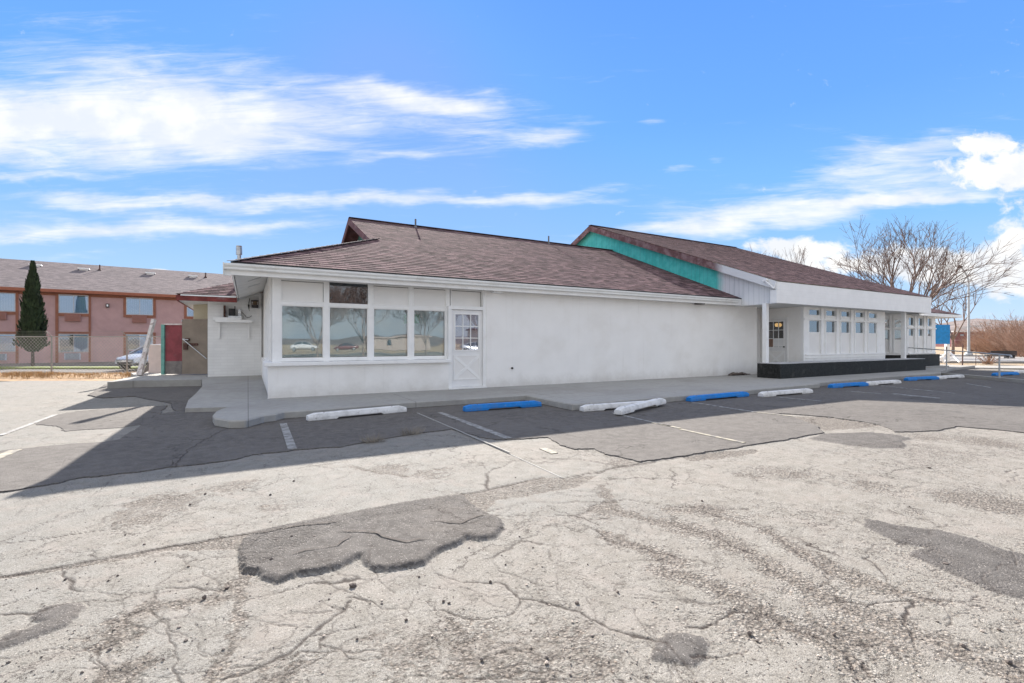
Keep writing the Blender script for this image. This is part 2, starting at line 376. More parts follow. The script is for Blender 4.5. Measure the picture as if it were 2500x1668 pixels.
def glass(name, fac_lo, tint):
    m = bpy.data.materials.new(name); m.use_nodes = True; nt = m.node_tree; t = NT(nt); nt.nodes.clear()
    g = t.n('ShaderNodeBsdfGlossy', {'Color': (0.92, 0.96, 1, 1), 'Roughness': 0.016})
    co = t.n('ShaderNodeTexCoord').outputs['Object']
    n = t.noise(co, 1.3, 1.0); t.put(g.inputs['Normal'], t.n('ShaderNodeBump', {'Strength': 0.12, 'Distance': 0.02, 'Height': n.outputs[0]}))
    tr = t.n('ShaderNodeBsdfTransparent', {'Color': (*tint, 1)})
    fr = t.n('ShaderNodeFresnel', {'IOR': 1.5}).outputs[0]
    f = t.m('ADD', t.m('MULTIPLY', fr, 1.3), fac_lo, clamp=True)
    mx = t.n('ShaderNodeMixShader', {0: f, 1: tr.outputs[0], 2: g.outputs[0]})
    o = t.n('ShaderNodeOutputMaterial'); nt.links.new(mx.outputs[0], o.inputs[0])
    return m
M['glass'] = glass('window_glass', 0.12, (0.80, 0.86, 0.86))
M['darkglass'] = glass('dark_window_glass', 0.19, (0.5, 0.6, 0.62))
M['tinted'] = glass('tinted_glass', 0.10, (0.35, 0.35, 0.36))
M['doorglass'] = glass('door_glass', 0.16, (0.8, 0.8, 0.86))
M['hotelglass'] = glass('hotel_glass', 0.12, (0.75, 0.85, 0.95))
def blindmat():
    def f(t, co, c):
        z = t.n('ShaderNodeSeparateXYZ', {0: co}).outputs[2]
        g = t.m('FRACT', t.m('DIVIDE', z, 0.03))
        return t.mix(t.m('MULTIPLY', t.m('LESS_THAN', g, 0.22), 0.3), c, (0.15, 0.16, 0.17))
    return mat('pale_blinds', (0.74, 0.80, 0.83), 0.7, 0.05, 2.0, extra=f)
M['blind'] = blindmat()
def curtainmat():
    def f(t, co, c):
        x = t.n('ShaderNodeSeparateXYZ', {0: co}).outputs[0]
        g = t.m('FRACT', t.m('MULTIPLY', x, 7.0))
        return t.mix(t.m('MULTIPLY', t.m('LESS_THAN', g, 0.3), 0.25), c, (0.35, 0.45, 0.55))
    return mat('white_curtain', (0.72, 0.76, 0.8), 0.8, 0.03, 2.0, extra=f)
M['curtain'] = curtainmat()
M['doorcurtain'] = mat('lilac_curtain', (0.50, 0.48, 0.55), 0.8, 0.08, 6.0)

# --- pavement materials
def ground_mat(name, kind):
    m = bpy.data.materials.new(name); m.use_nodes = True; t = NT(m.node_tree); b = m.node_tree.nodes['Principled BSDF']
    co = t.n('ShaderNodeTexCoord').outputs['Object']
    b.inputs['Roughness'].default_value = 0.95; b.inputs['Specular IOR Level'].default_value = 0.15
    fine = t.noise(co, 55.0, 5.0, 0.7); mid = t.noise(co, 7.0, 6.0, 0.65); big = t.noise(co, 0.45, 5.0, 0.6, 0.3)
    if kind == 'old':
        at_ = t.n('ShaderNodeAttribute', attribute_name='wear'); ac = t.n('ShaderNodeSeparateColor', {0: at_.outputs[0]})
        rub_a, crk_a, tone_a = ac.outputs[0], ac.outputs[1], ac.outputs[2]
        smooth_c = t.mix(t.ss(mid.outputs[0], 0.35, 0.7), (0.285, 0.280, 0.258), (0.238, 0.229, 0.206))
        rough_c = t.mix(t.ss(mid.outputs[0], 0.35, 0.65), (0.325, 0.307, 0.275), (0.255, 0.238, 0.208))
        c = t.mix(t.ss(t.m('ADD', big.outputs[0], t.m('MULTIPLY', tone_a, 0.35)), 0.44, 0.70), smooth_c, rough_c)
        hf = t.noise(co, 190.0, 3.0, 0.7)
        c = t.mix(t.ss(hf.outputs[0], 0.45, 0.64, 0.0, 0.85), c, (0.14, 0.125, 0.108)); sp2 = t.noise(co, 75.0, 4.0, 0.7); c = t.mix(t.ss(sp2.outputs[0], 0.56, 0.65, 0.0, 0.85), c, (0.09, 0.078, 0.068)); c = t.mix(t.ss(sp2.outputs[0], 0.42, 0.32, 0.0, 0.6), c, (0.56, 0.53, 0.48))
        md2 = t.noise(co, 3.2, 6.0, 0.7, .5); c = t.mix(t.ss(md2.outputs[0], 0.45, 0.7, 0.0, 0.45), c, (0.30, 0.265, 0.235))
        # exposed stones of the worn aggregate
        vo = t.n('ShaderNodeTexVoronoi', {'Vector': t.v('ADD', co, t.v('MULTIPLY', mid.outputs['Color'], (0.03, 0.03, 0))), 'Scale': 62.0})
        vs = t.n('ShaderNodeSeparateColor', {0: vo.outputs['Color']})
        stc = t.mix(vs.outputs[0], (0.21, 0.193, 0.170), (0.50, 0.468, 0.42))
        stc = t.mix(t.ss(vs.outputs[1], 0.8, 1.0), stc, (0.34, 0.27, 0.21))
        stc = t.mix(t.ss(vo.outputs['Distance'], 0.30, 0.62, 0, 0.85), stc, (0.10, 0.085, 0.075))
        z1 = t.noise(co, 0.95, 7.0, 0.7, 0.6); z2 = t.noise(co, 14.0, 5.0, 0.75)
        base_zone = t.m('ADD', t.m('MULTIPLY', z1.outputs[0], 1.0), t.m('MULTIPLY', tone_a, 0.22))
        zone = t.ss(t.m('ADD', t.m('ADD', base_zone, t.m('MULTIPLY', t.m('SUBTRACT', z2.outputs[0], 0.5), 1.1)), t.m('MULTIPLY', rub_a, 0.42)), 0.72, 0.86)
        c = t.mix(t.m('MULTIPLY', zone, 0.62), c, stc)
        rubs = t.ss(t.m('ADD', rub_a, t.m('MULTIPLY', t.m('SUBTRACT', z2.outputs[0], 0.5), 1.3)), 0.38, 0.62)
        rv = t.n('ShaderNodeTexVoronoi', {'Vector': co, 'Scale': 48.0}); rvc = t.n('ShaderNodeSeparateColor', {0: rv.outputs['Color']}).outputs[0]
        rc_ = t.mix(rvc, (0.12, 0.098, 0.082), (0.34, 0.30, 0.26))
        rc_ = t.mix(t.ss(rv.outputs['Distance'], 0.35, 0.6, 0, 0.8), rc_, (0.06, 0.05, 0.042))
        c = t.mix(t.m('MULTIPLY', rubs, 0.50), c, rc_)
        # pinholes and missing stones
        v2 = t.n('ShaderNodeTexVoronoi', {'Vector': co, 'Scale': 30.0})
        thr = t.m('SUBTRACT', 0.88, t.m('ADD', t.m('MULTIPLY', zone, 0.30), t.m('MULTIPLY', tone_a, 0.14)))
        pitsel = t.m('GREATER_THAN', t.n('ShaderNodeSeparateColor', {0: v2.outputs['Color']}).outputs[0], thr)
        pit = t.m('MULTIPLY', pitsel, t.ss(t.m('ADD', v2.outputs['Distance'], t.m('MULTIPLY', fine.outputs[0], 0.8)), 0.66, 0.48))
        c = t.mix(t.m('MULTIPLY', pit, 0.75), c, (0.10, 0.085, 0.075))
        flk = t.noise(t.n('ShaderNodeMapping', {'Vector': co, 'Rotation': (0, 0, 0.5), 'Scale': (1, 2.2, 1)}).outputs[0], 26.0, 5.0, 0.72)
        flake = t.m('MULTIPLY', t.ss(flk.outputs[0], 0.57, 0.64), t.ss(t.m('ADD', z1.outputs[0], t.m('MULTIPLY', rub_a, .3)), 0.44, 0.58))
        c = t.mix(t.m('MULTIPLY', flake, 0.75), c, (0.13, 0.135, 0.12))
        # hairline cracks everywhere
        dco = t.v('ADD', co, t.v('MULTIPLY', t.v('SUBTRACT', t.noise(co, 1.4, 8.0, 0.72).outputs['Color'], (.5, .5, .5)), (0.9, 0.9, 0)))
        crk = crk_a
        for sc_, wd in ((0.9, 0.0065), (2.3, 0.0120)):
            e = t.n('ShaderNodeTexVoronoi', {'Vector': dco, 'Scale': sc_}, feature='DISTANCE_TO_EDGE')
            k = t.ss(e.outputs['Distance'], wd, wd * 0.2)
            mk = t.ss(t.noise(co, 0.6 + sc_ * .4, 4.0).outputs[0], 0.44, 0.58, 0.0, 0.9)
            crk = t.m('MAXIMUM', crk, t.m('MULTIPLY', k, mk))
        ovf = t.n('ShaderNodeSeparateColor', {0: t.n('ShaderNodeAttribute', attribute_name='overlay').outputs[0]}).outputs[0]
        va = t.n('ShaderNodeTexVoronoi', {'Vector': co, 'Scale': 120.0})
        ca_ = t.mix(t.ss(mid.outputs[0], 0.3, 0.7), (0.105, 0.097, 0.090), (0.165, 0.153, 0.142))
        ca_ = t.mix(t.ss(z1.outputs[0], .5, .7, 0, .5), ca_, (0.20, 0.178, 0.158))
        ca_ = t.mix(t.ss(hf.outputs[0], 0.40, 0.64, 0.0, 0.7), ca_, (0.075, 0.068, 0.062))
        ca_ = t.mix(t.m('MULTIPLY', t.m('MULTIPLY', t.ss(t.n('ShaderNodeSeparateColor', {0: va.outputs['Color']}).outputs[0], 0.7, 1.0), t.ss(va.outputs['Distance'], .5, .2)), .7), ca_, (0.50, 0.46, 0.42))
        c = t.mix(ovf, c, ca_)
        c = t.mix(t.m('MULTIPLY', crk, 0.92), c, (0.055, 0.045, 0.04))
        h = t.m('ADD', t.m('MULTIPLY', fine.outputs[0], 0.45), t.m('MULTIPLY', mid.outputs[0], 0.25))
        h = t.m('SUBTRACT', h, t.m('MULTIPLY', crk, 0.15)); h = t.m('ADD', h, t.m('MULTIPLY', hf.outputs[0], 0.35)); h = t.m('SUBTRACT', h, t.m('MULTIPLY', pit, 0.6))
        h = t.m('SUBTRACT', h, t.m('MULTIPLY', flake, 0.35))
        h = t.m('ADD', h, t.m('MULTIPLY', zone, t.m('SUBTRACT', 0.2, t.m('MULTIPLY', vo.outputs['Distance'], 0.9))))
        bs, bd = 0.8, 0.012
    elif kind == 'asphalt':
        c = t.mix(t.ss(mid.outputs[0], 0.3, 0.7), (0.118, 0.108, 0.099), (0.175, 0.161, 0.148))
        c = t.mix(t.m('MULTIPLY', t.ss(big.outputs[0], 0.42, 0.7), 0.5), c, (0.205, 0.189, 0.172))
        v2 = t.n('ShaderNodeTexVoronoi', {'Vector': co, 'Scale': 150.0})
        sel = t.m('MULTIPLY', t.ss(t.n('ShaderNodeSeparateColor', {0: v2.outputs['Color']}).outputs[0], 0.6, 1.0), t.ss(v2.outputs['Distance'], .5, .2))
        c = t.mix(t.m('MULTIPLY', sel, 0.6), c, (0.46, 0.43, 0.40)); hf = t.noise(co, 120.0, 4.0, 0.75); c = t.mix(t.ss(hf.outputs[0], 0.42, 0.66, 0.0, 0.6), c, (0.075, 0.07, 0.065))
        oil = t.noise(co, 0.6, 4.0, 0.5, 0.5)
        c = t.mix(t.m('MULTIPLY', t.ss(oil.outputs[0], 0.62, 0.74), 0.45), c, (0.06, 0.058, 0.058))
        e = t.n('ShaderNodeTexVoronoi', {'Vector': t.v('ADD', co, t.v('MULTIPLY', t.noise(co, 1.3, 6.0, 0.7).outputs['Color'], (1.2, 1.2, 0))), 'Scale': 0.35}, feature='DISTANCE_TO_EDGE')
        crk = t.m('MULTIPLY', t.ss(e.outputs['Distance'], 0.004, 0.001), t.ss(t.noise(co, 0.9, 2.0).outputs[0], 0.46, 0.56))
        c = t.mix(t.m('MULTIPLY', crk, 0.7), c, (0.04, 0.035, 0.03))
        h = t.m('SUBTRACT', t.m('ADD', t.m('MULTIPLY', fine.outputs[0], 0.6), t.m('MULTIPLY', v2.outputs['Distance'], 0.4)), crk)
        bs, bd = 0.6, 0.012
    elif kind == 'rubble':
        vo = t.n('ShaderNodeTexVoronoi', {'Vector': co, 'Scale': 38.0})
        c = t.mix(t.n('ShaderNodeSeparateColor', {0: vo.outputs['Color']}).outputs[0], (0.20, 0.17, 0.155), (0.42, 0.37, 0.34))
        c = t.mix(t.ss(vo.outputs['Distance'], 0.35, 0.62, 0.0, 0.6), c, (0.09, 0.075, 0.07))
        c = t.mix(1.0, c, (0.86, 0.80, 0.76), 'MULTIPLY')
        h = t.m('SUBTRACT', 1.0, vo.outputs['Distance']); bs, bd = 0.9, 0.02
    elif kind == 'walk':
        c = t.mix(t.ss(mid.outputs[0], 0.3, 0.7), (0.345, 0.335, 0.315), (0.40, 0.39, 0.365))
        c = t.mix(t.m('MULTIPLY', t.ss(big.outputs[0], 0.42, 0.68), 0.5), c, (0.28, 0.265, 0.245))
        n5 = t.noise(t.n('ShaderNodeMapping', {'Vector': co, 'Scale': (0.5, 2.6, 1)}).outputs[0], 2.0, 7.0, 0.65, .4)
        c = t.mix(t.m('MULTIPLY', t.ss(n5.outputs[0], 0.52, 0.72), 0.3), c, (0.20, 0.185, 0.17))
        xx = t.n('ShaderNodeSeparateXYZ', {0: co}).outputs[0]
        jt = t.m('LESS_THAN', t.m('FRACT', t.m('DIVIDE', xx, 3.05)), 0.004)
        c = t.mix(t.m('MULTIPLY', jt, 0.6), c, (0.08, 0.075, 0.07))
        h = t.m('ADD', fine.outputs[0], t.m('MULTIPLY', mid.outputs[0], 0.5)); bs, bd = 0.3, 0.008
    elif kind == 'dirt':
        c = t.mix(t.ss(mid.outputs[0], 0.35, 0.65), (0.36, 0.27, 0.17), (0.46, 0.36, 0.24))
        c = t.mix(t.ss(big.outputs[0], 0.42, 0.66, 0, 0.7), c, (0.30, 0.25, 0.2))
        h = fine.outputs[0]; bs, bd = 0.8, 0.05
    t.put(b.inputs['Base Color'], c)
    t.put(b.inputs['Normal'], t.n('ShaderNodeBump', {'Strength': bs, 'Distance': bd, 'Height': h}))
    return m
M['old'] = ground_mat('worn_pavement', 'old'); M['asphalt'] = ground_mat('asphalt_overlay', 'asphalt')
M['rubble'] = ground_mat('exposed_aggregate', 'rubble'); M['walk'] = ground_mat('concrete_walk', 'walk'); M['dirt'] = ground_mat('dry_field', 'dirt')
M['crack'] = mat('crack_dark', (0.075, 0.062, 0.055), 0.95, 0.4, 20.0)
M['asphedge'] = mat('asphalt_edge', (0.10, 0.092, 0.086), 0.95, 0.5, 60.0, 1.0, 80.0)
def wornpaint(name, col, thr=0.5):
    def f(t, co, c):
        n = t.noise(co, 9.0, 7.0, 0.7)
        return t.mix(t.ss(n.outputs[0], thr - 0.06, thr + 0.12), c, (0.17, 0.16, 0.15))
    return mat(name, col, 0.85, 0.08, 5.0, extra=f)
M['whiteline'] = wornpaint('worn_white_line', (0.33, 0.325, 0.31), 0.49)
M['yellowline'] = wornpaint('worn_yellow_line', (0.36, 0.325, 0.25), 0.49)

# ==================================================================== SETTING
def struct(name, mb, m): return tag(mb.build(name, m), kind='structure')
g = MB(); g.face([(-1500, -1500, -0.16), (1500, -1500, -0.16), (1500, 1500, -0.16), (-1500, 1500, -0.16)])
struct('ground', g, M['dirt'])
A0 = gp(0, 931); A1 = gp(360, 919); dA = (A0 - A1).normalized()
lot = [A0 + dA * 30, Vector((-60, -45, 0)), Vector((70, -45, 0)), gp(2700, 901), gp(2500, 903), gp(2290, 897), Vector((31.8, 16, 0)), Vector((-1.0, 23, 0)), A1]
lm = MB(); lm.prism([(q.x, q.y) for q in lot], -0.15, -0.012); struct('parking_lot', lm, M['old'])

def rough_poly(pts, amp=0.04, step=0.12, seed=1):
    """ragged outline: midpoint displacement between the traced corners"""
    rnd = random.Random(seed); out = []
    def sub(a, b, am):
        L = (b - a).length
        if L < step: return [a]
        nr = Vector((-(b - a).y, (b - a).x, 0)) / L
        m_ = a.lerp(b, rnd.uniform(.35, .65)) + nr * rnd.uniform(-1, 1) * min(am, L * .22)
        return sub(a, m_, am * .72) + sub(m_, b, am * .72)
    n = len(pts)
    for i in range(n): out += sub(pts[i].copy(), pts[(i + 1) % n].copy(), amp)
    return out
def patch(name, pts, z0, h, m, amp=0.04, step=0.12, seed=1, spread=.022):
    step = max(.016, step * .3); h += z0 + .02; z0 = -.02
    P = rough_poly(pts, amp, step, seed)
    bm = bmesh.new(); vs = [bm.verts.new((p.x, p.y, z0 + h)) for p in P]
    f = bm.faces.new(vs)
    bm.normal_update()
    if f.normal.z < 0: f.normal_flip()
    r = bmesh.ops.extrude_face_region(bm, geom=[f]);
    for v in [q for q in r['geom'] if isinstance(q, bmesh.types.BMVert)]: pass
    low = [q for q in r['geom'] if isinstance(q, bmesh.types.BMVert)]
    # ragged batter: the bottom ring spreads a little
    rq = random.Random(seed * 7 + 1); nP = len(P); area = sum(P[i].x * P[(i + 1) % nP].y - P[(i + 1) % nP].x * P[i].y for i in range(nP)); sg = 1 if area > 0 else -1
    pos = {(round(p.x, 5), round(p.y, 5)): i for i, p in enumerate(P)}
    for v in low:
        i = pos.get((round(v.co.x, 5), round(v.co.y, 5)), 0); t_ = (P[(i + 1) % nP] - P[i - 1]); t_ = t_.normalized() if t_.length > 0 else t_
        k = rq.uniform(.2, 1.0) * spread; v.co.x += t_.y * sg * k; v.co.y -= t_.x * sg * k; v.co.z = z0
    for v in vs: v.co.z -= rq.uniform(0, h * .10)
    bmesh.ops.recalc_face_normals(bm, faces=bm.faces)
    bmesh.ops.triangulate(bm, faces=[q for q in bm.faces if len(q.verts) > 4])
    me = bpy.data.meshes.new(name); bm.to_mesh(me); bm.free()
    me.materials.append(m); me.materials.append(M['asphedge'])
    if h > 0.03:
        for p_ in me.polygons:
            if abs(p_.normal.z) < 0.5: p_.material_index = 1
    o = bpy.data.objects.new(name, me); C.objects.link(o)
    return tag(o, kind='structure')

# big overlay strip beside the building and along the kerb
strip = [c1(-400, 640), c1(0, 618), c1(130, 600), c1(290, 575), c1(400, 548), c1(560, 532), c1(720, 515), c1(850, 493), c1(1000, 480), c1(1180, 455), c1(1260, 432),
         c1(1480, 408), c2(0, 395), c2(230, 350), c2(400, 325), c2(560, 303), c2(700, 345), c2(780, 357), c2(870, 355), c2(1030, 345), c2(1100, 385), c2(1170, 405), c2(1270, 403),
         c2(1320, 430), c2(1430, 452), c2(1500, 468), c2(1560, 460), c3(0, 440), c3(140, 415), c3(340, 385), c3(560, 350), c3(720, 322), c3(690, 290), c3(600, 255), c3(480, 225), c3(600, 232),
         c3(760, 245), c3(880, 262), c3(1000, 285), c3(1070, 318), c3(1150, 318), c3(1280, 312), c3(1380, 290), c3(1500, 300), c3(1720, 322), gp(2700, 1075),
         gp(2700, 915), Vector((33, 12.6, 0)), Vector((0.0, 12.4, 0)), Vector((0.0, 19.2, 0)), gp(330, 933), gp(255, 940), gp(215, 965), gp(250, 972), gp(330, 968), gp(420, 985), gp(430, 1005), gp(350, 1020), gp(330, 1052), gp(290, 1075), c1(520, 370), c1(370, 377), c1(120, 402), c1(0, 415), c1(-400, 470)]
patch('asphalt_overlay', strip, 0.0, 0.014, M['asphalt'], 0.028, 0.16, 3)
patch('asphalt_patch', [c1(180, 282), c1(270, 288), c1(320, 315), c1(450, 305), c1(600, 296), c1(735, 275), c1(800, 225), c1(835, 185), c1(640, 195), c1(400, 212), c1(280, 232)], 0.0, 0.008, M['asphalt'], 0.04, 0.15, 5)
NEAR_PATCHES = [
  ([D(550, 1255), D(560, 1236), D(620, 1216), D(700, 1197), D(800, 1180), D(900, 1160), D(1000, 1145), D(1060, 1137), D(1085, 1160), D(1120, 1178), D(1150, 1195), D(1156, 1215),      D(1135, 1240), D(1100, 1243), D(1070, 1240), D(1050, 1255), D(1000, 1272), D(975, 1295), D(930, 1306), D(885, 1314), D(855, 1310), D(832, 1295), D(825, 1283), D(790, 1303), D(730, 1318),      D(690, 1322), D(640, 1340), D(612, 1334), D(590, 1318), D(556, 1311), D(545, 1285)], 0.027),
  ([D(1985, 1190), D(2020, 1195), D(2060, 1206), D(2150, 1217), D(2230, 1237), D(2300, 1262), D(2360, 1275), D(2430, 1300), D(2430, 1430), D(2350, 1378), D(2260, 1352), D(2200, 1322), D(2130, 1293),      D(2085, 1273), D(2092, 1262), D(2135, 1258), D(2060, 1246), D(2020, 1226), D(1985, 1207)], 0.006),
  ([D(1485, 1505), D(1498, 1470), D(1520, 1452), D(1560, 1448), D(1600, 1456), D(1620, 1475), D(1614, 1500), D(1592, 1528), D(1545, 1521), D(1505, 1516)], 0.010),
  ([c1(165, 1240), c1(195, 1200), c1(240, 1178), c1(330, 1172), c1(420, 1168), c1(435, 1192), c1(400, 1230), c1(370, 1262), c1(300, 1300), c1(200, 1335), c1(100, 1375), c1(0, 1400), c1(-100, 1440), c1(-100, 1390), c1(0, 1345), c1(70, 1308), c1(150, 1292), c1(225, 1262), c1(190, 1256)], 0.012),
  ([c3(640, 350), c3(720, 325), c3(950, 318), c3(1080, 330), c3(1160, 350), c3(1100, 365), c3(1130, 385), c3(1110, 397), c3(960, 397), c3(850, 385), c3(700, 362)], 0.010)]

def crack(mb, pts, wd, seed, jag=0.035, z=0.006, step=0.07):
    rnd = random.Random(seed); L = []
    for a, b in zip(pts[:-1], pts[1:]):
        n = max(1, min(60, int((b - a).length / step))); nr = Vector((-(b - a).y, (b - a).x, 0)).normalized()
        for j in range(n): L.append(a.lerp(b, j / n) + nr * (rnd.random() - 0.5) * 2 * jag)
    L.append(pts[-1]); prev = None
    for i, p in enumerate(L):
        d = (L[min(i + 1, len(L) - 1)] - L[max(i - 1, 0)]); nr = Vector((-d.y, d.x, 0)).normalized()
        w_ = wd * (0.25 + 0.95 * rnd.random()) * (0.25 if i in (0, len(L) - 1) else 1)
        a = mb.p(p.x + nr.x * w_ / 2, p.y + nr.y * w_ / 2, z); b = mb.p(p.x - nr.x * w_ / 2, p.y - nr.y * w_ / 2, z)
        if prev: mb.f.append([prev[1], b, a, prev[0]])
        prev = (a, b)
thin = [
 ([c1(0, 1205), c1(150, 1195), c1(430, 1165), c1(640, 1140), c1(800, 1110), c1(1000, 1100), c1(1170, 1105)], .018),
 ([c1(1210, 1165), c1(1400, 1110), c1(1560, 1080), c2(0, 1060), c2(60, 1045)], .02),
 ([c1(1180, 1530), c1(1320, 1470), c1(1440, 1400), c1(1520, 1320), c1(1600, 1250), c1(1695, 1150)], .022),
 ([c1(1530, 1330), c1(1620, 1310), c1(1695, 1290)], .014),
 ([c1(0, 870), c1(120, 810), c1(250, 740), c1(380, 690)], .018), ([c1(0, 878), c1(200, 860), c1(350, 830), c1(560, 795), c1(700, 785), c1(800, 780)], .02),
 ([c1(240, 1020), c1(320, 1050), c1(370, 1085), c1(460, 1110), c1(640, 1105), c1(780, 1100)], .016), ([c1(700, 1105), c1(800, 1050), c1(900, 1000)], .008), ([c1(0, 1160), c1(150, 1120), c1(320, 1055)], .008),
 ([c2(0, 1130), c2(130, 1165), c2(330, 1165), c2(370, 1110), c2(400, 1050)], .016), ([c2(330, 1165), c2(280, 1210)], .014),
 ([c2(740, 950), c2(860, 890), c2(940, 850), c2(1060, 790), c2(1190, 760), c2(1330, 735), c2(1420, 740)], .014),
 ([c2(0, 1290), c2(180, 1240), c2(280, 1210), c2(500, 1190), c2(600, 1225), c2(700, 1258), c2(850, 1262), c2(930, 1200), c2(960, 1160), c2(900, 1100), c2(810, 1050), c2(600, 1020), c2(470, 1002)], .013),
 ([c2(960, 1160), c2(1100, 1210), c2(1250, 1240), c2(1400, 1290), c2(1560, 1340)], .024),
 ([c2(720, 740), c2(900, 735), c2(1150, 738), c2(1250, 702), c2(1330, 655), c2(1430, 650), c3(0, 690), c3(180, 702), c3(380, 690)], .02),
 ([c2(700, 722), c2(900, 668), c2(1100, 660), c2(1330, 655)], .014), ([c2(1190, 765), c2(1310, 830), c2(1340, 855), c2(1200, 870), c2(1000, 885), c2(860, 880)], .013),
 ([c2(300, 1190), c2(370, 1120), c2(480, 1060), c2(640, 1030)], .008), ([c2(740, 600), c2(760, 520), c2(870, 460), c2(1000, 448), c2(1200, 452), c2(1400, 485), c2(1560, 465)], .035),
 ([c2(1140, 540), c2(1300, 515), c2(1400, 487), c2(1540, 468)], .05),
 ([c2(1430, 940), c2(1330, 960), c2(1250, 1000)], .013), ([c2(1430, 990), c2(1480, 960)], .015),
 ([c3(0, 1250), c3(150, 1235), c3(300, 1195)], .025), ([c3(740, 1130), c3(900, 1132), c3(1120, 1132), c3(1150, 1200), c3(1220, 1420)], .02),
 ([c3(870, 938), c3(940, 890), c3(1040, 872), c3(1180, 872)], .015), ([c3(880, 935), c3(950, 1000), c3(1050, 1080)], .015), ([c3(700, 1000), c3(740, 1080), c3(750, 1125)], .015),
 ([c3(620, 450), c3(790, 490), c3(880, 455), c3(950, 430), c3(1020, 412)], .014), ([c3(620, 1050), c3(700, 1020), c3(770, 1005)], .012),
 ([c3(1300, 1160), c3(1500, 1185), c3(1522, 1140)], .025), ([c3(1150, 1115), c3(1350, 1165), c3(1560, 1215), c3(1720, 1250)], .02),
 ([c3(1600, 520), c3(1660, 500), c3(1720, 500)], .02), ([c3(1610, 570), c3(1640, 530)], .02), ([c3(880, 265), c3(1000, 285), c3(1370, 222)], .035),
 ([c3(0, 1420), c3(0, 1420) + Vector((.3, -.1, 0))], .02), ([c3(900, 1500), c3(940, 1568)], .02), ([c3(1500, 790), c3(1350, 790), c3(1230, 800)], .014),
 ([c3(1040, 620), c3(1240, 560), c3(1250, 530)], .009), ([c3(950, 530), c3(1060, 510), c3(1250, 520)], .009)]
ov = MB()
for i, (p, wd) in enumerate([([c1(870, 495), c1(940, 410), c1(1000, 370), c1(1100, 320), c1(1160, 290), c1(1250, 270)], .018), ([c1(850, 493), c1(870, 475), c1(860, 460)], .02),
      ([c1(1230, 845), c1(1330, 830), c1(1500, 800), c1(1695, 780)], .02), ([c2(0, 825), c2(170, 840), c2(200, 862), c2(330, 885), c2(450, 870)], .018), ([c2(440, 775), c2(600, 785), c2(700, 750), c2(720, 745)], .016),
      ([c1(1450, 945), c1(1600, 920), c1(1695, 900), c2(60, 850)], .016), ([c1(1240, 905), c1(1300, 850), c1(1400, 820)], .014),
      ([gp(2000, 985), gp(2100, 978), gp(2230, 985), gp(2400, 1000), gp(2500, 995)], .02), ([gp(2160, 965), gp(2300, 985), gp(2420, 1000)], .02)]):
    crack(ov, p, wd, 400 + i, 0.02, 0.0345 if i in (2, 3, 4, 5, 6) else 0.0155)
struct('overlay_cracks', ov, M['crack'])
bands = [([c1(1190, 1090), c1(1200, 1150), c1(1178, 1230), c1(1172, 1330), c1(1150, 1420), c1(1130, 1500), c1(1110, 1600)], .10),
      ([c3(-60, 700), c3(100, 715), c3(250, 760), c3(400, 800), c3(560, 900), c3(740, 985), c3(900, 1030), c3(1050, 1085), c3(1300, 1160)], .13),
      ([c2(1430, 720), c3(60, 820), c3(250, 885), c3(380, 950), c3(500, 1015), c3(640, 1060), c3(760, 1150), c3(1000, 1240), c3(1200, 1330), c3(1500, 1470), c3(1760, 1560)], .17),
      ([c2(1280, 590), c2(1430, 720)], .10), ([c3(-80, 1010), c3(150, 1080), c3(260, 1130), c3(400, 1210), c3(500, 1285), c3(750, 1400), c3(900, 1500), c3(980, 1600)], .12),
      ([c1(430, 1400), c1(520, 1330), c1(650, 1230), c1(820, 1190), c1(1000, 1165), c1(1180, 1130)], .10), ([c1(440, 1570), c1(520, 1530), c1(600, 1500), c1(640, 1500)], .13),
      ([c2(1330, 830), c2(1450, 870), c2(1560, 900), c3(30, 990)], .12), ([c1(600, 760), c1(700, 680), c1(870, 650), c1(1050, 600), c1(1250, 560)], .13),
      ([c2(60, 490), c2(200, 520), c2(330, 540), c2(520, 500)], .12)]

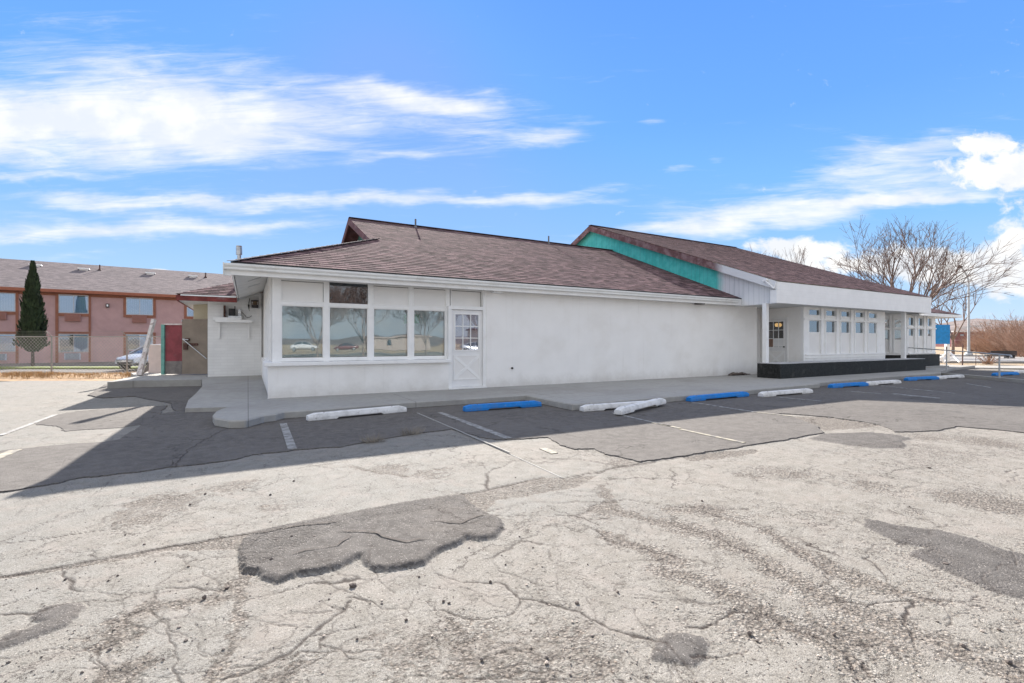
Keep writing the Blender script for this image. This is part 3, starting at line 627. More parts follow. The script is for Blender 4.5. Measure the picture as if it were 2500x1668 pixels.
# the worn sheet itself: finely divided so that cracks and ravelled seams are real hollows
import numpy as np
def worn_sheet():
    rs_ = np.random.RandomState(9)
    ds = [1.25]
    while ds[-1] < 10.5: ds.append(ds[-1] + .0032 * ds[-1] * (ds[-1] / 1.6) ** .75)
    ds = np.array(ds); us = np.linspace(-1.32, 1.32, 860); nr_, nc = len(ds), len(us)
    Dp, U = np.meshgrid(ds, us, indexing='ij'); X = (Dp * FW.x + Dp * U * RT.x).ravel(); Y = (Dp * FW.y + Dp * U * RT.y).ravel()
    cell = (Dp * .0034).ravel()
    def wn_(x, y, f, n=6, seed=0):
        r = np.random.RandomState(seed); o = np.zeros_like(x)
        for k in range(n):
            a = r.uniform(0, 6.28); ff = f * r.uniform(.7, 1.5); o += np.sin((x * math.cos(a) + y * math.sin(a)) * ff + r.uniform(0, 6.28))
        return o / n
    jx = .10 * wn_(X, Y, 5, 6, 1) + .045 * wn_(X, Y, 17, 7, 2) + .020 * wn_(X, Y, 55, 8, 3) + .008 * wn_(X, Y, 160, 8, 4)
    jy = .10 * wn_(X, Y, 5, 6, 5) + .045 * wn_(X, Y, 17, 7, 6) + .020 * wn_(X, Y, 55, 8, 7) + .008 * wn_(X, Y, 160, 8, 8)
    XQ, YQ_ = X + jx, Y + jy
    wv = 1 + .75 * wn_(X, Y, 9, 6, 9) + .5 * wn_(X, Y, 40, 6, 10)
    crk = np.zeros_like(X); rub = np.zeros_like(X); XS_, YS_ = X + jx * .5, Y + jy * .5
    def inpoly(poly, qx, qy):
        ins = np.zeros(len(qx), bool); n = len(poly)
        for i in range(n):
            a, b = poly[i], poly[(i + 1) % n]
            if abs(a.y - b.y) < 1e-9: continue
            c_ = ((a.y > qy) != (b.y > qy)) & (qx < (b.x - a.x) * (qy - a.y) / (b.y - a.y) + a.x); ins ^= c_
        return ins
    def seg(dst, pts, w_, soft, qx, qy, vary):
        for a, b in zip(pts[:-1], pts[1:]):
            m_ = w_ * 2.5 + .12; x0, x1 = min(a.x, b.x) - m_, max(a.x, b.x) + m_; y0, y1 = min(a.y, b.y) - m_, max(a.y, b.y) + m_
            idx = np.nonzero((qx > x0) & (qx < x1) & (qy > y0) & (qy < y1))[0]
            if not len(idx): continue
            dx, dy = b.x - a.x, b.y - a.y; L2 = dx * dx + dy * dy + 1e-9; px, py = qx[idx] - a.x, qy[idx] - a.y
            tt = np.clip((px * dx + py * dy) / L2, 0, 1); d = np.hypot(px - tt * dx, py - tt * dy)
            ww = np.clip(w_ * vary[idx], w_ * .15, None)
            g = cell[idx] + soft * w_
            val = np.clip((ww / 2 + g / 2 - d) / g, 0, 1) * np.minimum(1, ww / cell[idx] + .12)
            dst[idx] = np.maximum(dst[idx], val)
    for p, w_ in thin: seg(crk, p, w_ * .68, .1, XQ, YQ_, wv)
    zero = np.full_like(X, 1.0)
    for p in ([c1(-100, 1058), c1(0, 1042), c1(640, 924), c1(1230, 826), c2(0, 729), c2(500, 641), c2(700, 612), c2(760, 598), c2(1000, 545)], [c2(1130, 540), c2(1300, 512), c2(1400, 490), c2(1540, 468), c3(0, 442)]): seg(crk, p, .026, .1, X + .25 * jx, Y + .25 * jy, wv)
    rc = random.Random(5)
    for i in range(190):
        p = gp(rc.uniform(-50, 2550), rc.uniform(1110, 1668)); a = rc.uniform(0, 6.28); pts = [p]
        for j in range(rc.randint(2, 6)):
            a += rc.uniform(-.8, .8); pts.append(pts[-1] + Vector((math.cos(a), math.sin(a), 0)) * rc.uniform(.12, .45))
        seg(crk, pts, rc.uniform(.003, .006), .1, XQ, YQ_, wv)
    for p, w_ in bands: seg(rub, p, w_ * .85, 1.3, XQ, YQ_, np.clip(wv, .3, 1.6)); seg(crk, p, .010, .1, XQ + .6 * jy, YQ_ - .5 * jx, wv * (wn_(X, Y, 3.3, 5, 20) > -.05))
    ovl = np.zeros_like(X); oh = np.zeros_like(X)
    fx_ = X + .22 * jx + .011 * wn_(X, Y, 75, 8, 31) + .008 * wn_(X, Y, 210, 8, 32); fy_ = Y + .22 * jy + .011 * wn_(X, Y, 75, 8, 33) + .008 * wn_(X, Y, 210, 8, 34)
    for poly, hh in NEAR_PATCHES:
        x0 = min(p.x for p in poly) - .3; x1 = max(p.x for p in poly) + .3; y0 = min(p.y for p in poly) - .3; y1 = max(p.y for p in poly) + .3
        idx = np.nonzero((X > x0) & (X < x1) & (Y > y0) & (Y < y1))[0]; qx, qy = fx_[idx], fy_[idx]; dmin = np.full(len(idx), 9.0)
        for i in range(len(poly)):
            a, b = poly[i], poly[(i + 1) % len(poly)]; dx, dy = b.x - a.x, b.y - a.y; px, py = qx - a.x, qy - a.y
            tt = np.clip((px * dx + py * dy) / (dx * dx + dy * dy + 1e-9), 0, 1); dmin = np.minimum(dmin, np.hypot(px - tt * dx, py - tt * dy))
        sd = np.where(inpoly(poly, qx, qy), dmin, -dmin); ce = cell[idx]
        m_ = np.clip(sd / ce + .5, 0, 1); ovl[idx] = np.maximum(ovl[idx], m_)
        wd_ = .020 + .018 * (wn_(qx, qy, 20, 5, 35) + 1)
        prof = np.clip((sd + .004) / wd_, 0, 1) ** .55
        oh[idx] = np.maximum(oh[idx], hh * prof * (1 + .10 * wn_(qx, qy, 30, 6, 36) * (sd > 0)))
    for poly in SEAMS: rub = np.maximum(rub, inpoly(poly, XS_, YS_) * .8)
    for (c, rx, am) in BLOBS:
        d = np.hypot(XQ - c.x, YQ_ - c.y) / rx; rub = np.maximum(rub, np.clip(1.25 - d, 0, 1) * am)
    # tone: rougher, more ravelled towards the right foreground
    lat = X * RT.x + Y * RT.y; dep = X * FW.x + Y * FW.y
    tone = np.clip(.52 + .22 * lat / 1.5 - .11 * (dep - 2.4) + .25 * wn_(X, Y, 1.6, 5, 12), 0, 1)
    z = oh - .0035 * crk - .005 * rub * (1 - ovl) * (.6 + .4 * wn_(X, Y, 120, 8, 13)) + .0012 * wn_(X, Y, 6, 5, 14) + rs_.uniform(-1, 1, len(X)) * (.0006 + .0022 * rub)
    edge = np.minimum(np.minimum(np.arange(nr_)[:, None] + 0 * us[None, :], (nr_ - 1 - np.arange(nr_))[:, None] + 0 * us[None, :]), np.minimum(np.arange(nc)[None, :], (nc - 1 - np.arange(nc))[None, :]) + 0 * ds[:, None]).ravel()
    k = np.clip(edge / 14.0, 0, 1); z = z * k - .014 * (1 - k)
    me = bpy.data.meshes.new('parking_lot_surface'); nv = nr_ * nc; nf = (nr_ - 1) * (nc - 1)
    me.vertices.add(nv); co = np.empty((nv, 3), np.float32); co[:, 0] = X; co[:, 1] = Y; co[:, 2] = z; me.vertices.foreach_set('co', co.ravel())
    i0 = (np.arange(nr_ - 1)[:, None] * nc + np.arange(nc - 1)[None, :]).ravel()
    quads = np.stack([i0, i0 + nc, i0 + nc + 1, i0 + 1], 1)[:, ::-1].astype(np.int32)
    me.loops.add(nf * 4); me.loops.foreach_set('vertex_index', quads.ravel()); me.polygons.add(nf)
    me.polygons.foreach_set('loop_start', np.arange(0, nf * 4, 4, dtype=np.int32)); me.update(calc_edges=True); me.validate()
    at_ = me.color_attributes.new('wear', 'FLOAT_COLOR', 'POINT'); col_ = np.ones((nv, 4), np.float32); col_[:, 0] = rub; col_[:, 1] = crk; col_[:, 2] = tone; col_[:, 3] = 1; at_.data.foreach_set('color', col_.ravel())
    a2 = me.color_attributes.new('overlay', 'FLOAT_COLOR', 'POINT'); c2_ = np.ones((nv, 4), np.float32); c2_[:, 0] = ovl; c2_[:, 1] = ovl; c2_[:, 2] = ovl; a2.data.foreach_set('color', c2_.ravel())
    me.materials.append(M['old'])
    if me.polygons[0].normal.z < 0: me.flip_normals()
    o = bpy.data.objects.new('worn_pavement', me); C.objects.link(o); tag(o, kind='structure')
SEAMS = [[c1(-200, 1085), c1(0, 1052), c1(300, 1005), c1(520, 968), c1(700, 935), c1(900, 905), c1(1180, 905), c1(1195, 1000), c1(1190, 1100), c1(1240, 1080), c1(1300, 1000), c2(0, 800), c2(400, 720), c2(650, 700), c2(710, 735), c2(780, 655), c2(930, 635), c2(1180, 590), c2(1290, 530),
      c2(1100, 545), c2(1000, 540), c2(760, 598), c2(700, 612), c2(500, 640), c2(0, 728), c1(1560, 775), c1(1230, 825), c1(900, 880), c1(640, 925), c1(300, 990), c1(0, 1040), c1(-200, 1075)],
      [c3(0, 440), c3(200, 415), c3(380, 400), c3(360, 425), c3(220, 450), c3(60, 462)],
      [c3(720, 240), c3(880, 262), c3(1000, 285), c3(880, 300), c3(720, 310), c3(620, 270), c3(540, 240)]]
BLOBS = [(c3(1520, 365), .45, .8), (c3(1250, 345), .4, .6), (c3(1420, 645), .30, .9), (c3(1600, 680), .35, .9), (c3(530, 520), .28, .6), (c3(330, 540), .22, .6), (c3(960, 580), .3, .6), (c1(850, 660), .35, .8), (c1(700, 740), .3, .7), (c1(1150, 590), .35, .7), (c1(1330, 700), .25, .6), (c2(250, 500), .4, .75), (c2(450, 530), .35, .6), (c2(700, 480), .2, .5),
         (c1(540, 1520), .12, .9), (c1(580, 1340), .13, .8), (c1(760, 1190), .10, .8), (c2(700, 1430), .34, .62), (c2(350, 1420), .30, .6), (c2(1100, 1400), .30, .6), (c2(150, 1350), .2, .55), (c2(900, 1500), .34, .6), (c2(560, 1300), .16, .6), (c2(1250, 1480), .2, .6), (c3(900, 1350), .3, .7), (c3(350, 1280), .2, .6), (c3(1100, 1300), .2, .6), (c3(1000, 1070), .2, .5), (c3(150, 700), .2, .8), (c2(1400, 480), .3, .6), (c1(1200, 1080), .10, 1.0), (c2(1350, 700), .22, .8), (c2(1370, 840), .16, .9), (c1(1400, 1560), .25, .6), (c1(460, 1360), .15, .6)]
worn_sheet()


# raised paving joint and painted lines
def strip_line(name, a, b, wd, m, z=0.012):
    d = (b - a); nr = Vector((-d.y, d.x, 0)).normalized() * wd / 2; mb = MB()
    mb.prism([(q.x, q.y) for q in (a + nr, a - nr, b - nr, b + nr)], z - 0.008, z)
    return tag(mb.build(name, m), kind='structure')
Z2 = 0.020
strip_line('paving_joint', D(958, 950), D(1170, 1042), .022, M['walk'], 0.021); strip_line('paving_joint', D(1120, 1020), D(1290, 1097), .014, M['walk'], 0.004)
for a, b, wd, m, z in [(D(650, 974), D(671, 1033), .105, 'whiteline', Z2), (D(1010, 949), D(1168, 1009), .11, 'whiteline', Z2), (D(1405, 950), D(1540, 981), .06, 'whiteline', Z2),
      (c2(1560, 275), c2(1695, 303), .07, 'yellowline', Z2), (c3(0, 307), c3(320, 376), .07, 'yellowline', Z2), (c3(60, 172), c3(370, 220), .07, 'whiteline', Z2), (c3(370, 220), c3(560, 242), .07, 'yellowline', Z2),
      (c3(480, 145), c3(700, 165), .07, 'whiteline', Z2), (c3(830, 115), c3(1000, 128), .08, 'whiteline', Z2), (gp(2150, 943), gp(2330, 962), .07, 'whiteline', Z2),
      (gp(2180, 963), gp(2290, 974), .16, 'whiteline', Z2), (gp(2360, 938), gp(2420, 948), .07, 'whiteline', Z2),
      (c1(0, 336), c1(276, 232), .07, 'whiteline', .010), (c1(-60, 470), c1(80, 412), .12, 'yellowline', Z2), (c2(1010, 400), c2(1070, 425), .10, 'yellowline', .009)]:
    strip_line('parking_line', a, b, wd, M[m], z)

# sidewalk along the building, kerb face included
kerb = [gp(524, 1027, .10), gp(560, 1033, .10), gp(600, 1032, .10), gp(645, 1020, .10), gp(673, 1010.5, .14), gp(694, 1005, .14), gp(760, 1001, .14), Vector((2.9, 9.58, 0)), Vector((5.68, 9.58, 0)), Vector((5.66, 7.67, 0)), Vector((8.2, 7.68, 0)),
        Vector((11.9, 7.80, 0)), Vector((15.1, 7.95, 0)), Vector((15.3, 8.2, 0)), Vector((20.2, 8.4, 0)), Vector((24.9, 8.4, 0)), Vector((26.6, 9.0, 0)), Vector((30.0, 9.7, 0)), Vector((34.5, 10.2, 0)), Vector((34.5, 12.6, 0)), Vector((0.6, 12.6, 0)), Vector((0.36, 11.62, 0)), gp(610, 988, .12), gp(574, 994.5, .10), gp(540, 1003, .10), gp(526, 1010, .10), gp(519, 1018, .10)]
wk = MB(); wk.prism([(q.x, q.y) for q in kerb], 0.0, 0.14); struct('sidewalk', wk, M['walk']).modifiers.new('b', 'BEVEL').width = 0.02
def pz(px, py, z): q = gp(px, py, z); return q
pd = MB()
pp = [(gp(452, 997, .09), .09), (gp(640, 992, .10), .10), (Vector((.40, 12.0, 0)), .11), (Vector((.43, 18.95, 0)), .225), (Vector((-1.35, 18.95, 0)), .225), (gp(494, 945, .16), .18), (gp(478, 962, .13), .14), (gp(460, 978, .10), .11)]
lo = [pd.p(q.x, q.y, -0.02) for q, z in pp]; hi = [pd.p(q.x, q.y, z) for q, z in pp]
pd.f.append(hi)
for k in range(len(pp)): pd.f.append([lo[k], lo[(k + 1) % len(pp)], hi[(k + 1) % len(pp)], hi[k]])
struct('concrete_pad', pd, M['walk'])
gs = MB(); q = [gp(262, 934, .2), gp(330, 931, .2), gp(492, 928, .2), gp(505, 921.5, .22), Vector((-1.25, 19.2, 0)), Vector((-1.2, 24, 0)), gp(330, 914, .2) + Vector((-.3, 1.0, 0)), gp(330, 919, .2)]
gs.prism([(a.x, a.y) for a in q], -0.02, 0.215); struct('concrete_slab', gs, M['walk'])
# right-hand walkway kerb, sunlit strip, bank, road
kd = MB(); a, b = gp(2297, 910, .12), gp(2620, 938, .12); nr = (b - a).cross(Vector((0, 0, 1))).normalized() * .09
kd.prism([(q.x, q.y) for q in (a + nr, b + nr, b - nr, a - nr)][::-1], 0.0, 0.13); struct('kerb', kd, M['walk'])
sw = MB(); sw.prism([(q.x, q.y) for q in (gp(2700, 903), gp(2700, 896.5), gp(2300, 893), gp(2285, 898))], -0.14, 0.03); struct('footpath', sw, M['walk'])
rdm = mat('road_surface', (0.30, 0.285, 0.27), 0.9, 0.08, 2.0, 0.2, 30.0)
rd = MB(); rd.prism([(q.x, q.y) for q in (gp(3600, 889), gp(3600, 873), gp(2100, 869.5), gp(2100, 880))], -0.15, -0.01); struct('road', rd, rdm)
rk = MB(); rk.prism([(q.x, q.y) for q in (gp(3600, 874.5), gp(3600, 871.5), gp(2100, 867.5), gp(2100, 869.3))], -0.15, 0.12); struct('road_kerb', rk, M['walk'])
# hotel drive
hd = MB(); hd.prism([(q.x, q.y) for q in (dp(-900, 900, 23.5), dp(700, 900, 24.5), dp(900, 880, 42), dp(-900, 880, 42))], -0.155, -0.14)
struct('driveway', hd, M['asphalt'])
gm = mat('green_grass', (0.16, 0.20, 0.04), 0.9, 0.3, 8.0, 0.8, 60.0)
gr = MB(); gr.prism([(q.x, q.y) for q in (dp(-900, 900, 27.0), dp(640, 900, 27.4), dp(640, 900, 28.6), dp(-900, 900, 28.2))], -0.15, -0.04); tag(gr.build('grass_verge', gm), kind='structure')

# hills
hm = mat('hill_scrub', (0.185, 0.145, 0.13), 0.95, 0.35, 0.02, 0.0, extra=grime(0.7, (0.085, 0.08, 0.072), 0.035, 0.42, 0.62))
def hills():
    rnd = random.Random(3); mb = MB(); n = 220; rings = []
    for (rad, base, hs) in ((420, -0.5, 0.0), (560, 0, .28), (700, 0, .62), (850, 0, 1.0), (980, 0, .9), (1200, -5, .2)):
        ring = []
        for k in range(n):
            a = 2 * math.pi * k / n
            prof = (10 + 18 * math.exp(-((a - 1.30) / .30) ** 2)) / 43 * 43 + 4 *  math.sin(a * 5 + .6) + 2.5 * math.sin(a * 13 + 2) + 1.5 * math.sin(a * 31)
            r = rad + 22 * math.sin(a * 23 + rad) + 12 * math.sin(a * 51)
            z = base + prof * hs * (1 + .10 * math.sin(a * 61 + rad * .05)) + rnd.uniform(-1, 1) * 2.0 * hs
            ring.append(mb.p(r * math.sin(a), r * math.cos(a), z))
        rings.append(ring)
    for p, q in zip(rings[:-1], rings[1:]):
        for k in range(n): mb.f.append([p[k], q[k], q[(k + 1) % n], p[(k + 1) % n]])
    o = mb.build('hills', hm, None, smooth=True); tag(o, kind='structure')
hills()

# ==================================================================== RESTAURANT BUILDING
B = thing('restaurant_building', 'long white stucco restaurant with brown shingle roofs and a turquoise gable', 'building', (0.4, 11.7, 0))
def slope(mb, o, a, n, p, run, al, ar, expo=0.185, lift=0.009):
    o, a, n = Vector(o), Vector(a), Vector(n); cs = 1 / math.sqrt(1 + p * p)
    N = (Vector((0, 0, 1)) - n * p).normalized(); dr = expo * cs; k = 0; t0 = 0.0
    def P(s_, t_, e): return o + a * s_ + n * t_ + Vector((0, 0, p * t_)) + N * e
    while t0 < run - 1e-6:
        t1 = min(t0 + dr, run)
        l0, r0, l1, r1 = al(t0), ar(t0), al(t1), ar(t1)
        v0, v1 = t0 / cs, t1 / cs
        if r0 - l0 > 1e-4:
            if k: mb.face([P(l0, t0, 0), P(r0, t0, 0), P(r0, t0, lift), P(l0, t0, lift)], [(l0, v0 + .005), (r0, v0 + .005), (r0, v0 + .01), (l0, v0 + .01)])
            mb.face([P(l0, t0, lift), P(r0, t0, lift), P(r1, t1, 0), P(l1, t1, 0)], [(l0, v0), (r0, v0), (r1, v1), (l1, v1)])
        t0 = t1; k += 1
PM = 0.419; E0 = 3.05; YE = 11.4; XE = -0.31; YR = 18.70; YB = 2 * YR - YE; XG = 3.34
ZR = E0 + PM * (YR - YE)
rf = MB()
XW = 16.3
slope(rf, (0, YE, E0), (1, 0, 0), (0, 1, 0), PM, YR - YE, lambda t: XE + t if XE + t < XG else XG, lambda t: XW)
slope(rf, (0, YB, E0), (-1, 0, 0), (0, -1, 0), PM, YR - YE, lambda t: -XW, lambda t: -(XE + t if XE + t < XG else XG))
slope(rf, (XE, 0, E0), (0, -1, 0), (1, 0, 0), PM, 4.3, lambda t: -(YB - t), lambda t: -(YE + t))
# ridge cap
rf.beam((XG, YR, ZR + .012), (XW, YR, ZR + .012), .22, .02)
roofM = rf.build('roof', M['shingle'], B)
hc = MB(); 
for k in range(26):
    t0, t1 = k * .15, k * .15 + .17
    hc.beam((XE + t0, YE + t0, E0 + PM * t0 + .022), (XE + t1, YE + t1, E0 + PM * t1 + .012), .2, .012)
hc.build('hip_cap', mat('grey_hip_cap', (0.2, 0.17, 0.17), 0.9, 0.4, 5.0), roofM)
# underside / soffit
TH = 0.20
sf = MB()
sf.face([(XE + .05, YE + .04, E0 - TH + .02), (XW, YE + .04, E0 - TH + .02), (XW, 12.2, E0 - TH + .02 + PM * .76), (XE + .81, 12.2, E0 - TH + .02 + PM * .76)][::-1])
sf.face([(XE + .05, YE + .04, E0 - TH + .02), (XE + .81, 12.2, E0 - TH + .02 + PM * .76), (XE + .81, 18.93, E0 - TH + .02 + PM * .76), (XE + .05, 18.93, E0 - TH + .02)])
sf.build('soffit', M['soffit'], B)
for yy in (12.9, 14.1, 15.6):
    sv = MB(); sv.slab([(0.0, yy, E0 - TH + PM * .29), (0.30, yy, E0 - TH + PM * .59), (0.30, yy + .14, E0 - TH + PM * .59), (0.0, yy + .14, E0 - TH + PM * .29)], (0, 0, .018)); sv.build('soffit_vent', M['ventgrey'], B)
fa = MB()
fa.box(XE, XW - .02, YE + .005, YE + .04, E0 - 0.27, E0 - .025)
fa.box(XE, XE + .035, YE + .045, 18.0, E0 - 0.21, E0 - .025)
fa.build('fascia', M['trim'], B)
# K-style gutter
gt = MB(); prof = [(0, 0), (-.075, 0), (-.085, .02), (-.085, .045), (-.12, .085), (-.125, .12), (-.11, .12), (-.10, .10), (0, .10)]
pts0 = [(XE - .13, YE + y, E0 - .17 + z) for y, z in prof]
gt.slab(pts0[::-1], (XW - .26 - XE + .13, 0, 0)); go = gt.build('gutter', M['gutter'], B)
MB().slab([(XE - .135, YE - .13, E0 - .04), (XE - .135, YE + .0, E0 - .04), (XE - .135, YE + .03, E0 - .29), (XE - .135, YE - .02, E0 - .29), (XE - .135, YE - .09, E0 - .17)], (.02, 0, 0)).box(XE - .115, XE, YE + .0, YE + .03, E0 - .29, E0 - .05).build('gutter_end', M['gutter'], go)
# drip edge dark line
MB().beam((XE, YE + .01, E0 - .012), (XW, YE + .01, E0 - .012), .03, .022).build('drip_edge', M['blackplastic'], B)
# gablet
gb = MB(); XGW = XG + .55
gb.slab([(XGW, YR - 3.05, ZR - .02 - PM * 3.05 - .06), (XGW, YR + 3.05, ZR - .02 - PM * 3.05 - .06), (XGW, YR, ZR - .06)], (.06, 0, 0)); gb.build('gablet_wall', M['gablet'], B)
rk_ = MB()
for sgn in (-1, 1):
    hy = 3.75
    rk_.slab([(XG - .01, YR, ZR - .0), (XG - .01, YR + sgn * hy, ZR - PM * hy), (XG - .01, YR + sgn * hy, ZR - PM * hy - .22), (XG - .01, YR, ZR - .25)], (.05, 0, 0))
rk_.build('rake_board', M['redbrown'], B)
rs = MB()
for sgn in (-1, 1):
    rs.face([(XG + .04, YR, ZR - .10), (XG + .04, YR + sgn * 3.6, ZR - .10 - PM * 3.6), (XGW, YR + sgn * 3.6, ZR - .10 - PM * 3.6), (XGW, YR, ZR - .10)])
rs.build('rake_soffit', M['redbrown'], B)
def vent_pipe(x, y, z, h, r, cap=False):
    mb = MB(); mb.tube((x, y, z - .1), (x, y, z + h), r, r, 12); mb.lathe((x, y, z - .04), [(r * 2.6, 0), (r * 1.3, .09)], 12)
    o = mb.build('vent_pipe', M['metal'] if cap else mat('pipe_grey', (.16, .16, .17), .6), B)
    if cap: MB().lathe((x, y, z + h - .22), [(r * 1.55, 0), (r * 1.55, .26)], 16).tube((x, y, z + h + .03), (x, y, z + h + .09), r * 1.3, r * 1.5, 14).build('pipe_cap', M['metal'], o)
for px, py in ((1014.5, 554), (1339.5, 597)):
    q = yp(px, py, YR - .25); vent_pipe(q.x, YR - .25, ZR - PM * .25, (20 if px < 1100 else 18.5) / 1156 * (q - Vector((0, 0, EYE))).dot(FW), .035)

# --- walls of the main body
Z0 = 0.02; WT = 3.05
wl = MB()
SILL = .86
wl.box(.386, 4.62, 11.71, 11.95, Z0, SILL)                      # below the windows
wl.box(5.73, 17.7, 11.71, 11.95, Z0, WT)                        # long blank wall
wl.box(.42, .62, 11.96, 18.9, Z0, SILL); wl.box(.48, .66, 12.03, 18.9, SILL, 3.16)
wl.box(.42, .62, 19.0, 25.9, Z0, 3.16); wl.box(.63, 17.6, 25.7, 25.9, Z0, 3.0)
wl.box(17.5, 17.7, 11.96, 12.34, Z0, 2.9)
wl.box(.9, 5.9, 13.4, 13.5, Z0, 3.0)                            # room partition behind the blinds
wl.build('wall', M['stucco'], B)
MB().prism([(.31, 11.61), (4.66, 11.61), (4.66, 11.84), (.56, 11.84), (.56, 12.6), (.31, 12.6)], .85, .935).build('sill', M['trim'], B, .012)
# window bay: posts, rails
YF = 11.84
def X_at(px, Y=YF): return yp(px, 800, Y).x
def Z_at(px, py, Y=YF): return yp(px, py, Y).z
xs_up = [(684.1, 792.8), (803.4, 898.7), (909.3, 1001.5), (1007.8, 1091.6), (1100.5, 1176.8)]
xs_lo = [(686.9, 790), (804, 898.7), (912, 997.3), (1010.3, 1088.1)]
ZT0, ZT1 = Z_at(898, 738), Z_at(850, 697) ; 
ztb = Z_at(850, 750.5 - 8)      # bottom of the upper panels
zlt = Z_at(850, 750.5)          # top of the lower glass
zlb = Z_at(850, 875)
ztt = Z_at(850, 691.5)
bay = MB()
edges = [X_at(665)] + [v for a in xs_lo for v in (X_at(a[0]), X_at(a[1]))] + [X_at(1098)]
for i in range(0, len(edges), 2): bay.box(edges[i], edges[i + 1], YF, YF + .12, SILL + .02, 3.08)
x0, x1 = edges[0], edges[-1]
for i in range(4):
    a, b = edges[2 * i + 1], edges[2 * i + 2]
    bay.box(a, b, YF + .003, YF + .12, .94, zlb); bay.box(a, b, YF + .003, YF + .12, zlt, ztb + .01); bay.box(a, b, YF + .003, YF + .12, ztt, 3.08)
bay.build('window_bay_frame', M['trim'], B)
for i, (a, b) in enumerate(xs_up):
    xa, xb = X_at(a), X_at(b)
    zz0, zz1 = ztb, ztt
    if i == 1:
        wd_ = MB().box(xa, xb, YF + .05, YF + .075, zz0, zz0 + .02).box(xa, xb, YF + .05, YF + .075, zz1 - .02, zz1).box(xa, xa + .015, YF + .051, YF + .074, zz0 + .019, zz1 - .019).box(xb - .015, xb, YF + .051, YF + .074, zz0 + .019, zz1 - .019).build('window', M['trim'], B)
        MB().box(xa, xb, YF + .045, YF + .05, zz0, zz1).build('pane', M['tinted'], wd_)
        MB().box(xa, xb, YF + .10, YF + .12, zz0, zz1).build('backing', M['blackplastic'], wd_)
        MB().box(xa + .02, xb - .02, YF + .06, YF + .07, zz1 - .13, zz1 - .02).build('valance', mat('grey_valance', (.09, .09, .095), .8), wd_)
    else:
        pn_ = MB().box(xa + .01, xb - .01, YF + .03, YF + .06, zz0, zz1)
        o_ = pn_.build('wall_panel', M['panel'], B)
        tr_ = MB(); w_ = .022
        tr_.box(xa, xb, YF - .008, YF + .028, zz1 - w_, zz1 - .002).box(xa, xb, YF - .008, YF + .028, zz0 + .002, zz0 + w_).box(xa - .002, xa + w_, YF - .008, YF + .028, zz0 + w_, zz1 - w_).box(xb - w_, xb + .002, YF - .008, YF + .028, zz0 + w_, zz1 - w_)
        tr_.build('panel_trim', M['trim'], o_)
        gv = MB(); gv.box(xa + w_, xb - w_, YF + .022, YF + .0295, zz1 - w_ - .012, zz1 - w_); gv.box(xb - w_ - .01, xb - w_, YF + .022, YF + .0295, zz0 + w_, zz1 - w_)
        gv.build('panel_gap', M['darkmetal'], o_)
for i, (a, b) in enumerate(xs_lo):
    xa, xb = X_at(a), X_at(b); f = MB(); w_ = .03
    f.box(xa, xb, YF + .02, YF + .07, zlb, zlb + w_).box(xa, xb, YF + .02, YF + .07, zlt - w_ * .6, zlt).box(xa, xa + w_ * .6, YF + .02, YF + .07, zlb + w_, zlt - w_ * .6).box(xb - w_ * .6, xb, YF + .02, YF + .07, zlb + w_, zlt - w_ * .6)
    wd_ = f.build('window', M['trim'], B)
    MB().box(xa + .015, xb - .015, YF + .045, YF + .051, zlb + .02, zlt - .01).build('pane', M['glass'], wd_)
    MB().box(xa + .03, xb - .03, YF + .13, YF + .15, zlb - .05, zlt + .05).build('blind', M['blind'], wd_)
    MB().box(xa + .018, xb - .018, YF + .052, YF + .06, zlb + .028, zlb + .045).build('gasket', M['darkmetal'], wd_)
# green sign hung inside the fourth window
gq = MB(); q0 = X_at(990); q1 = X_at(1027)
MB().box(X_at(989), X_at(997), YF + .10, YF + .115, Z_at(993, 790), Z_at(993, 767)).build('window_sign', M['signgreen'], B)
MB().box(X_at(1011), X_at(1027), YF + .10, YF + .115, Z_at(1018, 789), Z_at(1018, 767)).build('window_sign', M['signgreen'], B)

